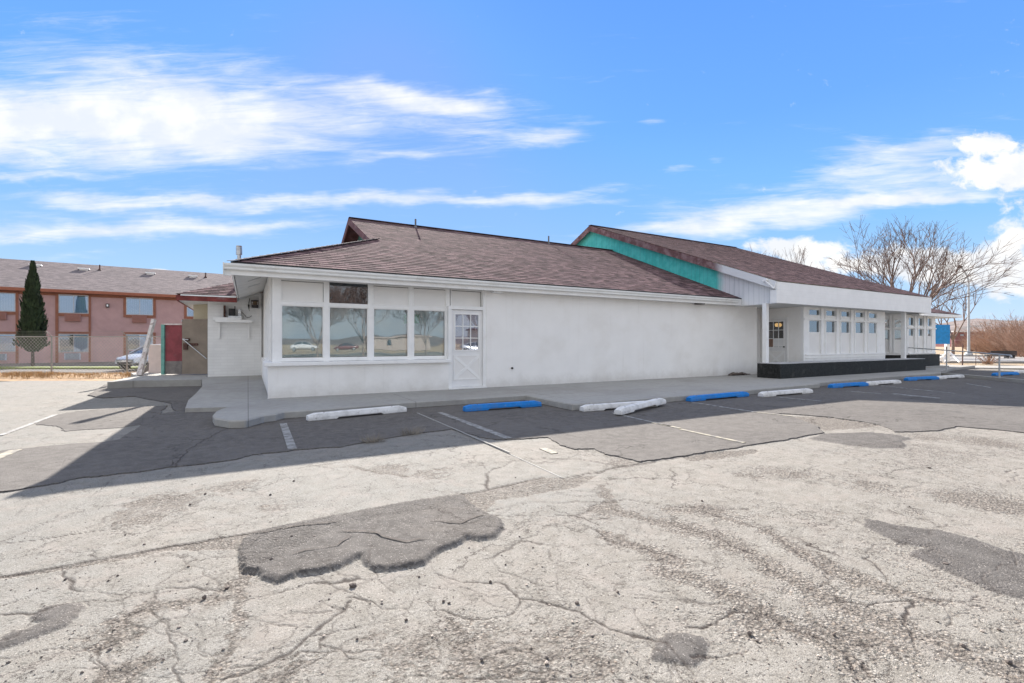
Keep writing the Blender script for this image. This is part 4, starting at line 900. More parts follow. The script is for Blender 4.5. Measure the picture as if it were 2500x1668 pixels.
# cross-buck door builder, plane facing local -Y, origin at lower left of the leaf
def make_door(Mx, wdt, hgt, glassm, lites, curtain=None, blank=()):
    b = MB(Mx); th = .045; gx0, gx1, gz0, gz1 = lites
    b.box(0, gx0, 0, th, 0, hgt).box(gx1, wdt, 0, th, 0, hgt).box(gx0, gx1, 0, th, gz1, hgt).box(gx0, gx1, 0, th, 0, gz0)
    door = b.build('door', M['doorwhite'], B)
    mu = MB(Mx); cw = (gx1 - gx0) / 3; ch = (gz1 - gz0) / 3; m_ = .011
    for k in (1, 2): mu.box(gx0 + cw * k - m_, gx0 + cw * k + m_, .004, .04, gz0, gz1); 
    for k in (1, 2): mu.box(gx0, gx1, .007, .037, gz0 + ch * k - m_, gz0 + ch * k + m_)
    mu.box(gx0 - .03, gx0, -.012, 0, gz0 - .03, gz1 + .03).box(gx1, gx1 + .03, -.012, 0, gz0 - .03, gz1 + .03).box(gx0, gx1, -.012, 0, gz1, gz1 + .03).box(gx0, gx1, -.012, 0, gz0 - .03, gz0)
    mu.build('muntin', M['trim'], door)
    MB(Mx).box(gx0, gx1, .018, .022, gz0, gz1).build('pane', glassm, door)
    if curtain: MB(Mx).box(gx0, gx1, .055, .06, gz0, gz1).build('curtain', curtain, door)
    for (c_, r_, mm) in blank: MB(Mx).box(gx0 + cw * c_ + m_, gx0 + cw * (c_ + 1) - m_, .010, .017, gz0 + ch * r_ + m_, gz0 + ch * (r_ + 1) - m_).build('lite_panel', mm, door)
    x0, x1, z0, z1 = gx0 - .02, gx1 + .02, .22, .82
    cb = MB(Mx)
    cb.box(x0 - .03, x0, -.014, 0, z0 - .03, z1 + .03).box(x1, x1 + .03, -.014, 0, z0 - .03, z1 + .03).box(x0, x1, -.014, 0, z1, z1 + .03).box(x0, x1, -.014, 0, z0 - .03, z0)
    cb.beam((x0, -.007, z0), (x1, -.007, z1), .075, .012, (0, 1, 0)); cb.beam((x0, -.0055, z1), (x1, -.0055, z0), .075, .013, (0, 1, 0))
    cb.build('cross_trim', M['trim'], door)
    gr_ = MB(Mx); gr_.box(x0, x1, -.0025, 0.0005, z0, z1); gr_.build('recess_panel', M['panel'], door)
    return door
xd0, xd1 = X_at(1101.5, 11.78), X_at(1177, 11.78); zd0, zd1 = .19, Z_at(1101, 756, 11.78)
make_door(Matrix.Translation((xd0, 11.78, zd0)), xd1 - xd0, zd1 - zd0, M['doorglass'], (.115, xd1 - xd0 - .115, .99, zd1 - zd0 - .12), M['doorcurtain'])
df = MB()
df.box(4.62, xd0 - .006, 11.72, 11.9, .16, zd1 + .1).box(xd1 + .006, 5.73, 11.72, 11.9, .16, 3.0).box(xd0 - .006, xd1 + .006, 11.73, 11.9, zd1 + .008, zd1 + .1).box(4.62, 5.73, 11.68, 11.9, .13, .186)
df.box(4.62, 5.73, 11.90, 11.94, .2, 3.08).box(edges[-1], 5.73, YF + .001, YF + .06, ztt, 3.08)
df.build('door_frame', M['trim'], B)
# small outlet hole and pipe stub in the blank wall
q = yp(1250, 899, 11.70)
MB().tube((q.x, 11.66, q.z), (q.x, 11.715, q.z), .028, .028, 10).build('wall_pipe', M['darkmetal'], B)
q = yp(1711, 741, 11.55); MB().box(q.x - .16, q.x + .16, 11.5, 11.7, q.z - .03, q.z + .03).build('soffit_light', M['darkmetal'], B)
q = yp(1216, 713, 11.55); MB().box(q.x - .14, q.x + .14, 11.5, 11.7, q.z - .02, q.z + .03).build('soffit_light', M['trim'], B)
# corner board hardware on left side wall
for yy, zz in ((12.1, 2.6), (12.25, 2.35), (12.15, 2.2), (13.0, 2.45), (12.2, 1.9), (12.5, 2.05)): MB().box(.46, .48, yy, yy + .03, zz, zz + .09).build('window_latch', M['soffit'], B)
for yy in (12.03, 12.9, 14.2, 15.6): MB().box(.455, .48, yy, yy + .09, .95, 3.1).build('side_window_trim', M['trim'], B)

# --- annex with the red fascia
YA = 18.2; XA = -1.98; EA = 2.92; pa = .40
an = MB(); slope(an, (0, YA, EA), (1, 0, 0), (0, 1, 0), pa, 1.66, lambda t: XA + t, lambda t: XE + .02, 0.185, .012)
slope(an, (XA, 0, EA), (0, -1, 0), (1, 0, 0), pa, 1.66, lambda t: -26.0, lambda t: -(YA + t), 0.185, .012)
an.face([(XE + .02, YA, EA), (XE + .02, YA + 1.66, EA + pa * 1.66), (XE + .02, 26, EA + pa * 1.66), (XE + .02, 26, EA)])
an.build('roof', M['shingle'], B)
MB().box(XA, XE - .005, YA, YA + .04, EA - .205, EA - .03).box(XA, XA + .04, YA + .045, 25.9, EA - .205, EA - .03).build('fascia', M['redfascia'], B)
MB().box(XA + .12, XE - .03, YA - .015, YA + .0, EA - .05, EA - .01).build('drip_edge', M['gutter'], B)
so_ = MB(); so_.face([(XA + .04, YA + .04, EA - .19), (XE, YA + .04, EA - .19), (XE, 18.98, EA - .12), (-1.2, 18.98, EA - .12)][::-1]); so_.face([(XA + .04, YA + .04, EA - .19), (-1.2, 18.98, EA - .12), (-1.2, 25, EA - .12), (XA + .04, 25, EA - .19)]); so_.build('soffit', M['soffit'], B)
aw = MB(); XAW = yp(507, 800, 18.9).x; aw.box(XAW, .42, 18.9, 19.0, .1, 3.12); aw.box(XAW, XAW + .15, 19.0, 25.5, .1, EA); aw.build('wall', M['brickpaint'], B)
q = yp(519, 745, 18.86); q2 = yp(545.5, 781, 18.86); MB().box(q.x, q2.x, 18.84, 18.9, q2.z, q.z).build('wall_block', M['brickpaint'], B)
MB().box(-1.72, XAW - .005, 20.6, 20.8, 2.0, 2.82).build('wall', M['cream'], B)
vent_pipe(-.27, 19.4, EA + pa * 1.2, 1.32, .065, True)
# shelf and fittings on the annex wall
ws = thing('wall_shelf', 'white shelf on two long brackets on the white painted brick wall', 'shelf', (yp(570, 783, 18.6).x, 18.9, yp(570, 783, 18.6).z))
def BX(px0, py0, px1, py1, Y0, Y1): 
    a = yp(px0, py1, Y0); b = yp(px1, py0, Y0); return (a.x, b.x, Y0, Y1, a.z, b.z)
MB().box(*BX(525, 781.5, 616, 786, 18.55, 18.895)).build('board', M['trim'], ws)
for x in (535, 607): MB().box(*BX(x - 2, 786.3, x + 2, 826, 18.80, 18.893)).build('bracket', M['trim'], ws)
MB().box(*BX(520, 776, 590, 781, 18.6, 18.83)).build('shelf_lip', M['trim'], ws)
eb = thing('control_box', 'black electrical box standing on the white wall shelf', 'electrical box', (yp(565, 776, 18.6).x, 18.7, yp(565, 776, 18.6).z))
MB().box(*BX(558, 753.5, 573, 771.8, 18.62, 18.8)).build('case', M['blackplastic'], eb, .01); MB().box(*BX(560, 757, 568, 766, 18.61, 18.62)).build('cover', M['darkmetal'], eb); MB().box(*BX(557, 772, 590, 775.5, 18.62, 18.8)).build('tray', M['metal'], eb)
MB().box(*BX(572.6, 748, 574.5, 776, 18.70, 18.74)).build('bracket', M['darkmetal'], eb)
pb = MB().box(*BX(545.8, 746, 550.5, 773, 18.7, 18.86)); tag(pb.build('conduit_box', M['rust'], None), 'narrow brown metal box standing on the shelf left of the black electrical box', 'box')
em = thing('electric_meter', 'small white and grey meter box at the right end of the wall shelf', 'meter', (yp(585, 776, 18.7).x, 18.75, yp(585, 776, 18.7).z))
MB().box(*BX(581, 755, 588.5, 776, 18.7, 18.86)).build('case', M['metal'], em, .008); q = yp(585, 763, 18.69); MB().tube((q.x, 18.66, q.z), (q.x, 18.7, q.z), .045, .045, 14).build('dial', M['trim'], em)
cb_ = MB(); cb_.path([yp(588.5, 761, 18.85), yp(596, 768, 18.85), yp(602, 775, 18.85), yp(609, 775, 18.85), yp(615, 771, 18.85)], .008, 6); cb_.build('cable', M['darkmetal'], em)
ln = thing('wall_lantern', 'dark wire-cage lantern on the brick wall under the left eave', 'lantern', (yp(622.5, 751, 18.7).x, 18.75, yp(622.5, 751, 18.7).z))
a = BX(614, 733, 631, 751, 18.62, 18.86); MB().box(a[0], a[1], a[2], a[3], a[4], a[4] + .10).build('base', M['darkmetal'], ln)
cg = MB()
for k in range(5):
    x = a[0] + (a[1] - a[0]) * k / 4
    cg.box(x - .006, x + .006, a[2], a[2] + .012, a[4] + .1, a[5] - .03); 
for zz in (a[4] + .13, a[5] - .07): cg.box(a[0], a[1], a[2] - .004, a[2] + .002, zz, zz + .012)
cg.build('cage', M['rust'], ln); MB().box(a[0] - .01, a[1] + .01, a[2], a[3] + .03, a[5] - .03, a[5]).build('cap', M['darkmetal'], ln)
MB().box(a[0] + .05, a[1] - .05, a[2] + .06, a[3] - .05, a[4] + .10, a[5] - .04).build('glass', mat('amber_glass', (.32, .25, .12), .4), ln)
wi = MB(); wi.path([yp(609.5, 729, 18.8), yp(608, 738, 18.8), yp(606.5, 746, 18.8)], .012, 6); wi.tube(yp(607, 744, 18.8), yp(608, 756, 18.8), .03, .012, 6); wi.tube(yp(608, 756, 18.8), yp(609, 760, 18.8), .006, .006, 5)
tag(wi.build('hanging_wire', M['darkmetal']), 'tangle of black wire hanging from the left eave beside the lantern', 'wire')

# --- wing with the turquoise gable and porch
YW = 9.9; EW = 3.53; YRW = 20.2; ZRW = EYE + 6.33; pw_ = (ZRW - EW) / (YRW - YW); XL, XR = 16.05, 28.28
wr = MB(); slope(wr, (0, YW - .02, EW), (1, 0, 0), (0, 1, 0), pw_, YRW - YW + .02, lambda t: XL, lambda t: XR)
slope(wr, (0, 2 * YRW - YW, EW), (-1, 0, 0), (0, -1, 0), pw_, YRW - YW, lambda t: -XR, lambda t: -XL)
wr.beam((XL, YRW, ZRW + .012), (XR, YRW, ZRW + .012), .22, .02)
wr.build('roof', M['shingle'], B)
gw = MB(); XGA = 16.30
def zro(Y): return ZRW - pw_ * abs(Y - YRW) - .06
gw.slab([(XGA, YW + .05, 2.77), (XGA, 30.3, 2.77), (XGA, 30.3, zro(30.3)), (XGA, YRW, zro(YRW)), (XGA, YW + .05, zro(YW + .05))], (.07, 0, 0))
gw.build('gable_wall', M['gable'], B)
gw = MB(); gw.slab([(XR - .25, YW + .05, 2.77), (XR - .25, 30.3, 2.77), (XR - .25, 30.3, zro(30.3)), (XR - .25, YRW, zro(YRW)), (XR - .25, YW + .05, zro(YW + .05))], (.07, 0, 0)); gw.build('gable_wall', M['panel'], B)
for sgn in (-1, 1):
    rk2 = MB(); hy = YRW - YW
    rk2.slab([(XL - .005, YRW, ZRW - .01), (XL - .005, YRW + sgn * hy, EW - .01), (XL - .005, YRW + sgn * hy, EW - .30), (XL - .005, YRW, ZRW - .31)], (.04, 0, 0))
    rk2.build('rake_board', M['rake'], B); rk2 = MB()
    rk2.slab([(XR - .04, YRW, ZRW - .01), (XR - .04, YRW + sgn * hy, EW - .01), (XR - .04, YRW + sgn * hy, EW - .26), (XR - .04, YRW, ZRW - .27)], (.04, 0, 0)); rk2.build('rake_board', M['rake'], B)
ru = MB()
for sgn in (-1, 1):
    ru.face([(XL + .04, YRW, ZRW - .07), (XL + .04, YRW + sgn * 10.2, EW - .07), (XGA, YRW + sgn * 10.2, EW - .07), (XGA, YRW, ZRW - .07)])
ru.build('rake_soffit', M['soffit'], B)
pf = MB(); pf.box(XL + .045, XR - .045, YW, YW + .04, 2.77, EW - .02)
pf.build('porch_fascia', mat('fascia_boards', (.88, .88, .88), .6, .03, 3.0, .1, 30.0, extra=lambda t, co, c: t.mix(t.m('MULTIPLY', t.m('LESS_THAN', t.m('FRACT', t.m('DIVIDE', t.n('ShaderNodeSeparateXYZ', {0: co}).outputs[2], .19)), .035), .18), c, (.45, .47, .5))), B)
MB().box(XL + .0, XL + .045, YW - .002, YW + .22, 2.77, EW - .31).box(XL + .1, XGA - .003, YW + .05, YW + .09, 2.77, EW - .3).build('corner_board', M['trim'], B)
sb = MB(); a = xp(1880, 712, XL - .06); sb.tube(xp(1866, 684, XL - .05), xp(1889, 704, XL - .08), .03, .03, 8); sb.beam(xp(1863, 686, XL - .05), xp(1873, 683, XL - .05), .09, .06); sb.tube(xp(1890, 704, XL - .05), xp(1894, 690, XL), .012, .012, 6); sb.build('flag_bracket', M['trim'], B)
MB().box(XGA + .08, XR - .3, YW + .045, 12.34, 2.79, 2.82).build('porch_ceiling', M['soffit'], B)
for (px0, px1, Y0) in ((1861.6, 1871, 0), (2200, 2210, 1)):
    X0 = 16.15 if Y0 == 0 else 26.4
    MB().box(X0, X0 + .15, 10.2 + (0.13 if Y0 == 0 else 0.02), 10.35 + (0.13 if Y0 == 0 else 0.02), .63, 2.79).build('porch_post', M['trim'], B)
# window wall
YQ = 10.56
XQ0, XQ1 = X_at(1962, YQ), X_at(2161, YQ)
cols = [(1975.9, 2004.5), (2013.8, 2038.4), (2051.3, 2077), (2085.2, 2106.5), (2119.4, 2142.1)]
z_u0, z_u1 = Z_at(1980, 769.6, YQ), 2.70; z_l0, z_l1 = Z_at(1980, 812, YQ), Z_at(1980, 781.9, YQ); z_p0 = Z_at(1980, 864.5, YQ)
cx = [(X_at(a, YQ), X_at(b, YQ)) for a, b in cols]
step_ = (cx[4][0] - cx[0][0]) / 4; wq = sum(b - a for a, b in cx) / 5
cx = [(cx[0][0] + step_ * k, cx[0][0] + step_ * k + wq) for k in range(5)]
def window_wall(Mx, cells, xa, xb, zb, zl0, zl1, zu0, zu1, ztop, panel_z0, glassm, back=1.2):
    """framed wall of stacked windows in local coordinates: x along, -y outwards"""
    f = MB(Mx); xs = [xa] + [v for c_ in cells for v in c_] + [xb]
    for i in range(0, len(xs), 2): f.box(xs[i], xs[i + 1], 0, .12, zb, ztop)
    for (a, b) in cells:
        f.box(a, b, .003, .12, zb, panel_z0); f.box(a, b, .003, .12, zl1, zu0); f.box(a, b, .003, .12, zu1, ztop)
    for i in range(2, len(xs) - 2, 2):   # raised battens beside each mullion
        mid_ = (xs[i] + xs[i + 1]) / 2
        f.box(xs[i] - .006, xs[i] + .05, -.035, -.001, panel_z0, ztop - .02); f.box(xs[i + 1] - .05, xs[i + 1] + .006, -.035, -.001, panel_z0, ztop - .02)
    f.box(xa, xb, -.045, -.002, zl1 + .01, zl1 + .06); f.box(xa + .1, xb - .05, -.05, -.002, panel_z0 - .05, panel_z0 - .004); f.box(xa + .1, xb - .05, -.035, -.002, panel_z0 - .16, panel_z0 - .13)
    f.build('window_wall', M['trim'], B)
    for i, (a, b) in enumerate(cells):
        MB(Mx).box(a, b, .03, .08, panel_z0, zl0).build('wall_panel', M['panel'], B)
        for (z0_, z1_) in ((zl0, zl1), (zu0, zu1)):
            q_ = MB(Mx); q_.box(a, b, .03, .09, z0_, z0_ + .02).box(a, b, .03, .09, z1_ - .02, z1_).box(a, a + .02, .03, .09, z0_ + .02, z1_ - .02).box(b - .02, b, .03, .09, z0_ + .02, z1_ - .02)
            w_ = q_.build('window', M['trim'], B)
            MB(Mx).box(a + .01, b - .01, .055, .061, z0_ + .01, z1_ - .01).build('pane', glassm, w_)
window_wall(Matrix.Translation((0, YQ, 0)), cx, XQ0, XQ1, .3, z_l0, z_l1, z_u0, z_u1, 2.785, z_p0, M['darkglass'])
# side wall with the second door (faces left)
XS = XQ0
Ms = Matrix.Translation((XS, 0, 0)) @ Matrix.Rotation(-math.pi / 2, 4, 'Z')   # local x -> -Y, local -y -> -X
yd = xp(1920.8, 800, XS).y; zt_ = xp(1920.8, 778.5, XS).z
dw_ = .93
side = MB(); side.box(XS + .01, XS + .12, YQ + .125, yd - .05, .1, 2.785); side.box(XS + .01, XS + .12, yd + dw_ + .05, 12.34, .1, 2.785); side.box(XS + .01, XS + .12, yd - .05, yd + dw_ + .05, zt_ + .06, 2.785)
side.box(17.71, XS + .12, 12.345, 12.5, .1, 2.785)
side.build('wall', M['stucco'], B)
make_door(Matrix.Translation((XS + .02, yd + dw_, .2)) @ Matrix.Rotation(-math.pi / 2, 4, 'Z'), dw_, zt_ - .2, M['tinted'], (.14, dw_ - .14, 1.0, zt_ - .2 - .1), None,
          blank=((1, 0, M['doorwhite']), (2, 0, M['doorwhite']), (0, 0, mat('brown_paper', (.25, .16, .12), .8))))
MB().box(XS - .02, XS + .06, yd - .05, yd - .003, .15, zt_ + .06).box(XS - .02, XS + .06, yd + dw_ + .003, yd + dw_ + .05, .15, zt_ + .06).box(XS - .02, XS + .06, yd - .003, yd + dw_ + .003, zt_ + .006, zt_ + .06).build('door_frame', M['trim'], B)
q = xp(1914.7, 847, XS); MB().lathe((XS - .03, q.y, q.z - .03), [(.01, 0), (.032, .02), (.032, .04), (.01, .06)], 12).build('door_knob', M['darkmetal'], B)
en = MB(); en.box(XQ1 - .12, XQ1, YQ + .125, 12.3, .1, 2.785); en.box(XQ1 - .12, 26.5, 12.31, 12.45, .1, 2.785); en.build('wall', M['stucco'], B)
# diagonal and third section
Pd0 = Vector((26.55, 12.2, 0)); Pd1 = Vector((28.0, 10.75, 0)); ang = math.atan2((Pd1 - Pd0).y, (Pd1 - Pd0).x); Ld = (Pd1 - Pd0).length
Md = Matrix.Translation(Pd0) @ Matrix.Rotation(ang, 4, 'Z')
window_wall(Md, [(.25, .65), (.92, 1.32), (1.52, 1.92)], 0, Ld - .01, .78, 1.52, 2.02, 2.12, 2.52, 2.785, .92, M['darkglass'])
c3_ = [(X_at(2219, 10.75), X_at(2232.5, 10.75)), (X_at(2240.6, 10.75), X_at(2254.5, 10.75)), (X_at(2263, 10.75), X_at(2275, 10.75))]
window_wall(Matrix.Translation((0, 10.75, 0)), c3_, 28.0, X_at(2284, 10.75), .78, Z_at(2240, 821, 10.75), Z_at(2240, 803, 10.75), Z_at(2240, 796, 10.75), Z_at(2240, 776, 10.75), 2.75, .88, M['darkglass'])
XT = X_at(2284, 10.75)
tw = MB(); tw.box(XT - .13, XT - .004, 10.88, 18, .3, 2.7); tw.box(XT - 3, XT - .14, 17.8, 17.95, .2, 2.7); tw.build('wall', M['stucco'], B)
bb = MB(); bb.box(28.02, XT + .25, 10.66, 11.4, .1, .79); bb.slab([Pd0 + Vector((-.02, -.1, .1)), Pd1 + Vector((-.02, -.09, .1)), Pd1 + Vector((.0, .2, .1)), Pd0 + Vector((.1, .1, .1))], (0, 0, .68)); bb.build('black_base', M['black'], B)
MB().box(27.2, XT + .3, 10.3, 10.655, .12, .20).build('doorstep', M['walk'], B)
tr3 = MB(); XC = 32.9; YC = 10.25; EC = EYE + 1.50
slope(tr3, (0, YC, EC), (1, 0, 0), (0, 1, 0), .385, 3.0, lambda t: 28.3, lambda t: XC - t)
slope(tr3, (XC, 0, EC), (0, 1, 0), (-1, 0, 0), .385, 3.0, lambda t: YC + t, lambda t: 18.0)
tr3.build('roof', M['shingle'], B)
MB().box(27.95, XC, YC + .005, YC + .04, EC - .17, EC - .02).box(XC - .04, XC, YC + .045, 18, EC - .17, EC - .02).build('fascia', M['trim'], B)
MB().box(27.9, XC - .05, YC + .045, 17.9, EC - .12, EC - .09).build('soffit', M['soffit'], B)

# lamps lit inside the wing
for i, (px, py, dd) in enumerate(((1897, 793.5, 24.0), (1903, 793.5, 23.2), (2014.5, 795.5, 23.0))):
    q = dp(px, py, dd)
    pl = thing('pendant_lamp', ['lit pendant lamp seen through the porch door, left of two', 'lit pendant lamp seen through the porch door, right of two', 'lit pendant lamp seen through the second lower window of the wing'][i], 'lamp', q, group='lit pendant lamps inside the wing')
    MB().lathe(q, [(.03, -.10), (.09, -.06), (.11, 0), (.08, .06), (.03, .09)], 12).build('bulb', M['bulb'], pl, smooth=True)
    MB().tube(q + Vector((0, 0, .1)), q + Vector((0, 0, 1.2)), .01, .01, 6).lathe(q + Vector((0, 0, .09)), [(.12, 0), (.02, .12)], 12).build('shade', M['darkmetal'], pl)

# black planter
pt = thing('planter', 'long low black stone planter wall along the porch of the wing', 'planter', (16, 9.7, .14))
xa_, xb_ = 15.88, 27.0
MB().box(xa_, xb_, 9.66, 9.86, .12, .64).box(xa_, xa_ + .2, 9.86, 10.3, .12, .64).box(xb_ - .2, xb_, 9.86, 10.3, .12, .64).box(xa_, xb_, 10.3, 10.5, .12, .64).build('wall', M['black'], pt, .012)
MB().box(xa_ + .01, xb_ - .01, 9.68, 10.49, .644, .658).build('cap', mat('planter_cap', (.5, .5, .5), .9, .2, 5.0, .4), pt)
# debris at the foot of the wall
db = thing('rubble_pile', 'small heap of stones and dead leaves against the white wall beside the black planter', 'rubble', (14.5, 11.5, .14))
def rock(mb, c, r, rnd, flat=.6):
    bm = bmesh.new(); bmesh.ops.create_icosphere(bm, subdivisions=1, radius=1.0)
    s_ = (r * rnd.uniform(.7, 1.3), r * rnd.uniform(.7, 1.3), r * flat * rnd.uniform(.7, 1.2)); a_ = rnd.uniform(0, 6.28); ca, sa = math.cos(a_), math.sin(a_)
    base = len(mb.v)
    for v in bm.verts:
        k = rnd.uniform(.75, 1.15); x, y, z = v.co.x * s_[0] * k, v.co.y * s_[1] * k, v.co.z * s_[2] * k
        mb.v.append(mb.M @ Vector((c[0] + x * ca - y * sa, c[1] + x * sa + y * ca, c[2] + z)))
    for f_ in bm.faces: mb.f.append([base + v.index for v in f_.verts])
    bm.free()
rnd = random.Random(11)
M['stone'] = mat('dark_stone', (.13, .105, .09), .9, .4, 9.0)
for i, (px, r) in enumerate(((1783, .09), (1790, .13), (1800, .12), (1812, .14), (1823, .07), (1829, .05), (1795, .08))):
    q = yp(px, 913, 11.52); mb = MB(); rock(mb, (q.x, q.y, .14 + r * .4), r, rnd); mb.build('stone', M['stone'], db)
bm_ = MB(); q = gp(625, 932, .16); bm_.slab([q + Vector((-.32, -.04, .0)), q + Vector((.12, .05, 0)), q + Vector((.14, .16, 0)), q + Vector((-.1, .12, 0))], (0, 0, .025))
tag(bm_.build('rubber_mat', M['blackplastic']), 'small torn black rubber piece lying on the concrete pad beside the left wall', 'mat')

# ==================================================================== WHEEL STOPS
def wheel_stop(a, b, m, label, dz=0.0, tilt=0.0):
    a = Vector((a.x, a.y, 0)); b = Vector((b.x, b.y, 0)); d = (b - a); L = d.length; rz = math.atan2(d.y, d.x)
    t_ = thing('wheel_stop', label, 'wheel stop', (a.x, a.y, 0.015 + dz), rz, 'concrete wheel stops along the kerb')
    if tilt: t_.rotation_euler.y = tilt
    mx = t_.matrix_basis.copy()
    mb = MB(mx); hw = .085; hh = .125
    # long side profile with chamfered ends and a drainage notch below
    def sec(x): 
        e = min(x, L - x); return min(1.0, .74 + e / .12 * .26)
    xs = [0, .05, .12, .30, .48, .52, L / 2, L - .52, L - .48, L - .30, L - .12, L - .05, L]
    rings = []
    for x in xs:
        k = sec(x); zb = .03 if .5 < x < L - .5 else 0.0
        rings.append([mb.p(x, -hw * (.9 + .1 * k), zb), mb.p(x, -hw * .98, .03 + .03 * k), mb.p(x, -hw * .72, hh * k), mb.p(x, hw * .72, hh * k), mb.p(x, hw * .98, .03 + .03 * k), mb.p(x, hw * (.9 + .1 * k), zb)])
    for p_, q_ in zip(rings[:-1], rings[1:]):
        for k in range(6): mb.f.append([p_[k], p_[(k + 1) % 6], q_[(k + 1) % 6], q_[k]][::-1])
    mb.f.append(rings[0]); mb.f.append(rings[-1][::-1])
    mb.build('block', m, t_, .010)
    for x in (.28, L - .28):
        MB(mx).tube((x, 0, hh - .01), (x, 0, hh + .004), .014, .014, 8).build('anchor_pin', M['rust'], t_)
    return t_
G = lambda x, y: gp(x, y, .03)
wheel_stop(G(750, 1026), G(989, 1003), M['stopwhite'], 'white wheel stop in front of the restaurant windows, nearest the camera')
bst = wheel_stop(G(1133, 1003), G(1318, 990), M['blue'], 'blue wheel stop in front of the step in the sidewalk, nearest blue one')
wheel_stop(G(1420, 1003), G(1600, 990), M['stopwhite'], 'scuffed white wheel stop lying flat with a shifted one resting over its end')
wheel_stop(G(1508, 1013), G(1618, 988), M['stopwhite'], 'shifted white wheel stop lying askew over the end of another', 0.015, -.015)
wheel_stop(G(1681, 979), G(1822, 966), M['blue'], 'blue wheel stop with rubbed marks, between the shifted white stops and a single white one')
wheel_stop(G(1857, 968), G(1978, 958), M['stopwhite'], 'white wheel stop in front of the near corner of the black planter')
wheel_stop(G(2027, 946.5), G(2114, 941), M['blue'], 'blue wheel stop in front of the middle of the black planter')
wheel_stop(G(2116, 940.5), G(2194, 935), M['stopwhite'], 'white wheel stop touching the blue one at the middle of the black planter')
wheel_stop(G(2212, 929), G(2287, 925.5), M['blue'], 'blue wheel stop in front of the far end of the black planter')
wheel_stop(G(2288, 925.5), G(2349, 921.5), M['stopwhite'], 'farthest white wheel stop, beside the foot of the handrail kerb')
wheel_stop(G(2426, 917), G(2483, 914.5), M['blue'], 'blue wheel stop beyond the metal handrail')
wheel_stop(G(2480, 911), G(2560, 908), M['stopwhite'], 'white wheel stop at the right edge, beyond the metal handrail')

# ==================================================================== HANDRAIL
hr = thing('handrail', 'grey pipe handrail on two posts at the far end of the sidewalk', 'handrail', gp(2440, 924, .1))
zr0 = dp(2215.7, 848.8, 23.2); p1b = gp(2311, 908, .13); p2b = gp(2440, 923.5, .13)
d1 = (p1b - Vector((0, 0, EYE))).dot(FW); d2 = (p2b - Vector((0, 0, EYE))).dot(FW)
t1 = dp(2311, 855.5, d1); t2 = dp(2440, 865.5, d2); te = dp(2468, 868, d2 - .9); te2 = dp(2470, 873, d2 - .95)
MB().path([zr0, t1, t2, te, te2], .024, 10).build('rail', M['railpaint'], hr)
MB().tube(p1b, t1, .024, .024, 10).build('post', M['railpaint'], hr); MB().tube(p2b, t2, .024, .024, 10).build('post', M['railpaint'], hr)

# ==================================================================== LEFT: gate, boards, fence
gt_ = thing('metal_gate', 'tall taupe metal gate with bolts and a diagonal brace beside the brick wall', 'gate', gp(475, 913, .22))
GD = 17.0
def face_box(mb, px0, py0, px1, py1, d, th):
    a = dp(px0, py1, d); b = dp(px1, py1, d); h = dp(px0, py0, d).z - a.z
    mb.slab([a, b, b + Vector((0, 0, h)), a + Vector((0, 0, h))], FW * th); return mb
face_box(MB(), 444.5, 779.5, 506.5, 913, GD, .05).build('leaf', M['taupe'], gt_)
lk = MB(); face_box(lk, 451, 826, 461, 832, GD - .06, .05); face_box(lk, 447, 838, 456, 854, GD - .06, .05); face_box(lk, 455, 838, 482, 844, GD - .04, .03); lk.build('bolt', M['rust'], gt_)
MB().tube(dp(446, 828, GD - .07), dp(504, 876, GD - .05), .018, .018, 8).tube(dp(446, 828, GD - .07), dp(460, 830, GD - .07), .018, .018, 8).build('brace', M['metal'], gt_)
MB().tube(dp(444, 785, GD - .02), dp(444, 782, GD - .02), .02, .02, 8).build('hinge', M['metal'], gt_)
rp = thing('enclosure_panel', 'faded red wooden panel with a teal edge post, left of the taupe gate', 'panel', gp(418, 915, .2))
face_box(MB(), 401.5, 794, 444, 913.5, GD + .05, .04).build('panel', M['redpanel'], rp); face_box(MB(), 393, 793, 401, 915, GD, .10).build('post', M['teal'], rp); face_box(MB(), 393, 790.5, 444, 793, GD, .12).build('cap_rail', M['wood'], rp)
face_box(MB(), 401.5, 882, 444, 913.4, GD + .04, .008).build('lower_board', mat('grey_board', (.2, .18, .17), .9, .2), rp)
pkw = MB(); face_box(pkw, 362, 841.5, 392.5, 913, 18.2, .2); tag(pkw.build('low_wall', M['pinkwall']), 'low pale pink block wall left of the teal post', 'wall')
bd = thing('leaning_frame', 'peeling white wooden board frame leaning at the end of the chain link fence', 'board', gp(338, 918, .15))
MB().beam(dp(338, 919, 16.8), dp(376, 780, 17.3), .13, .10, RT).build('board', M['wood'], bd)
MB().beam(dp(342, 917, 16.6), dp(357, 852, 17.0), .10, .14, RT).build('board', M['wood'], bd)
MB().slab([dp(344, 916, 17.0), dp(361, 905, 17.2), dp(362, 886, 17.4), dp(350, 905, 17.1)], FW * .04).build('brace', mat('grey_wood', (.22, .19, .17), .9, .2), bd)

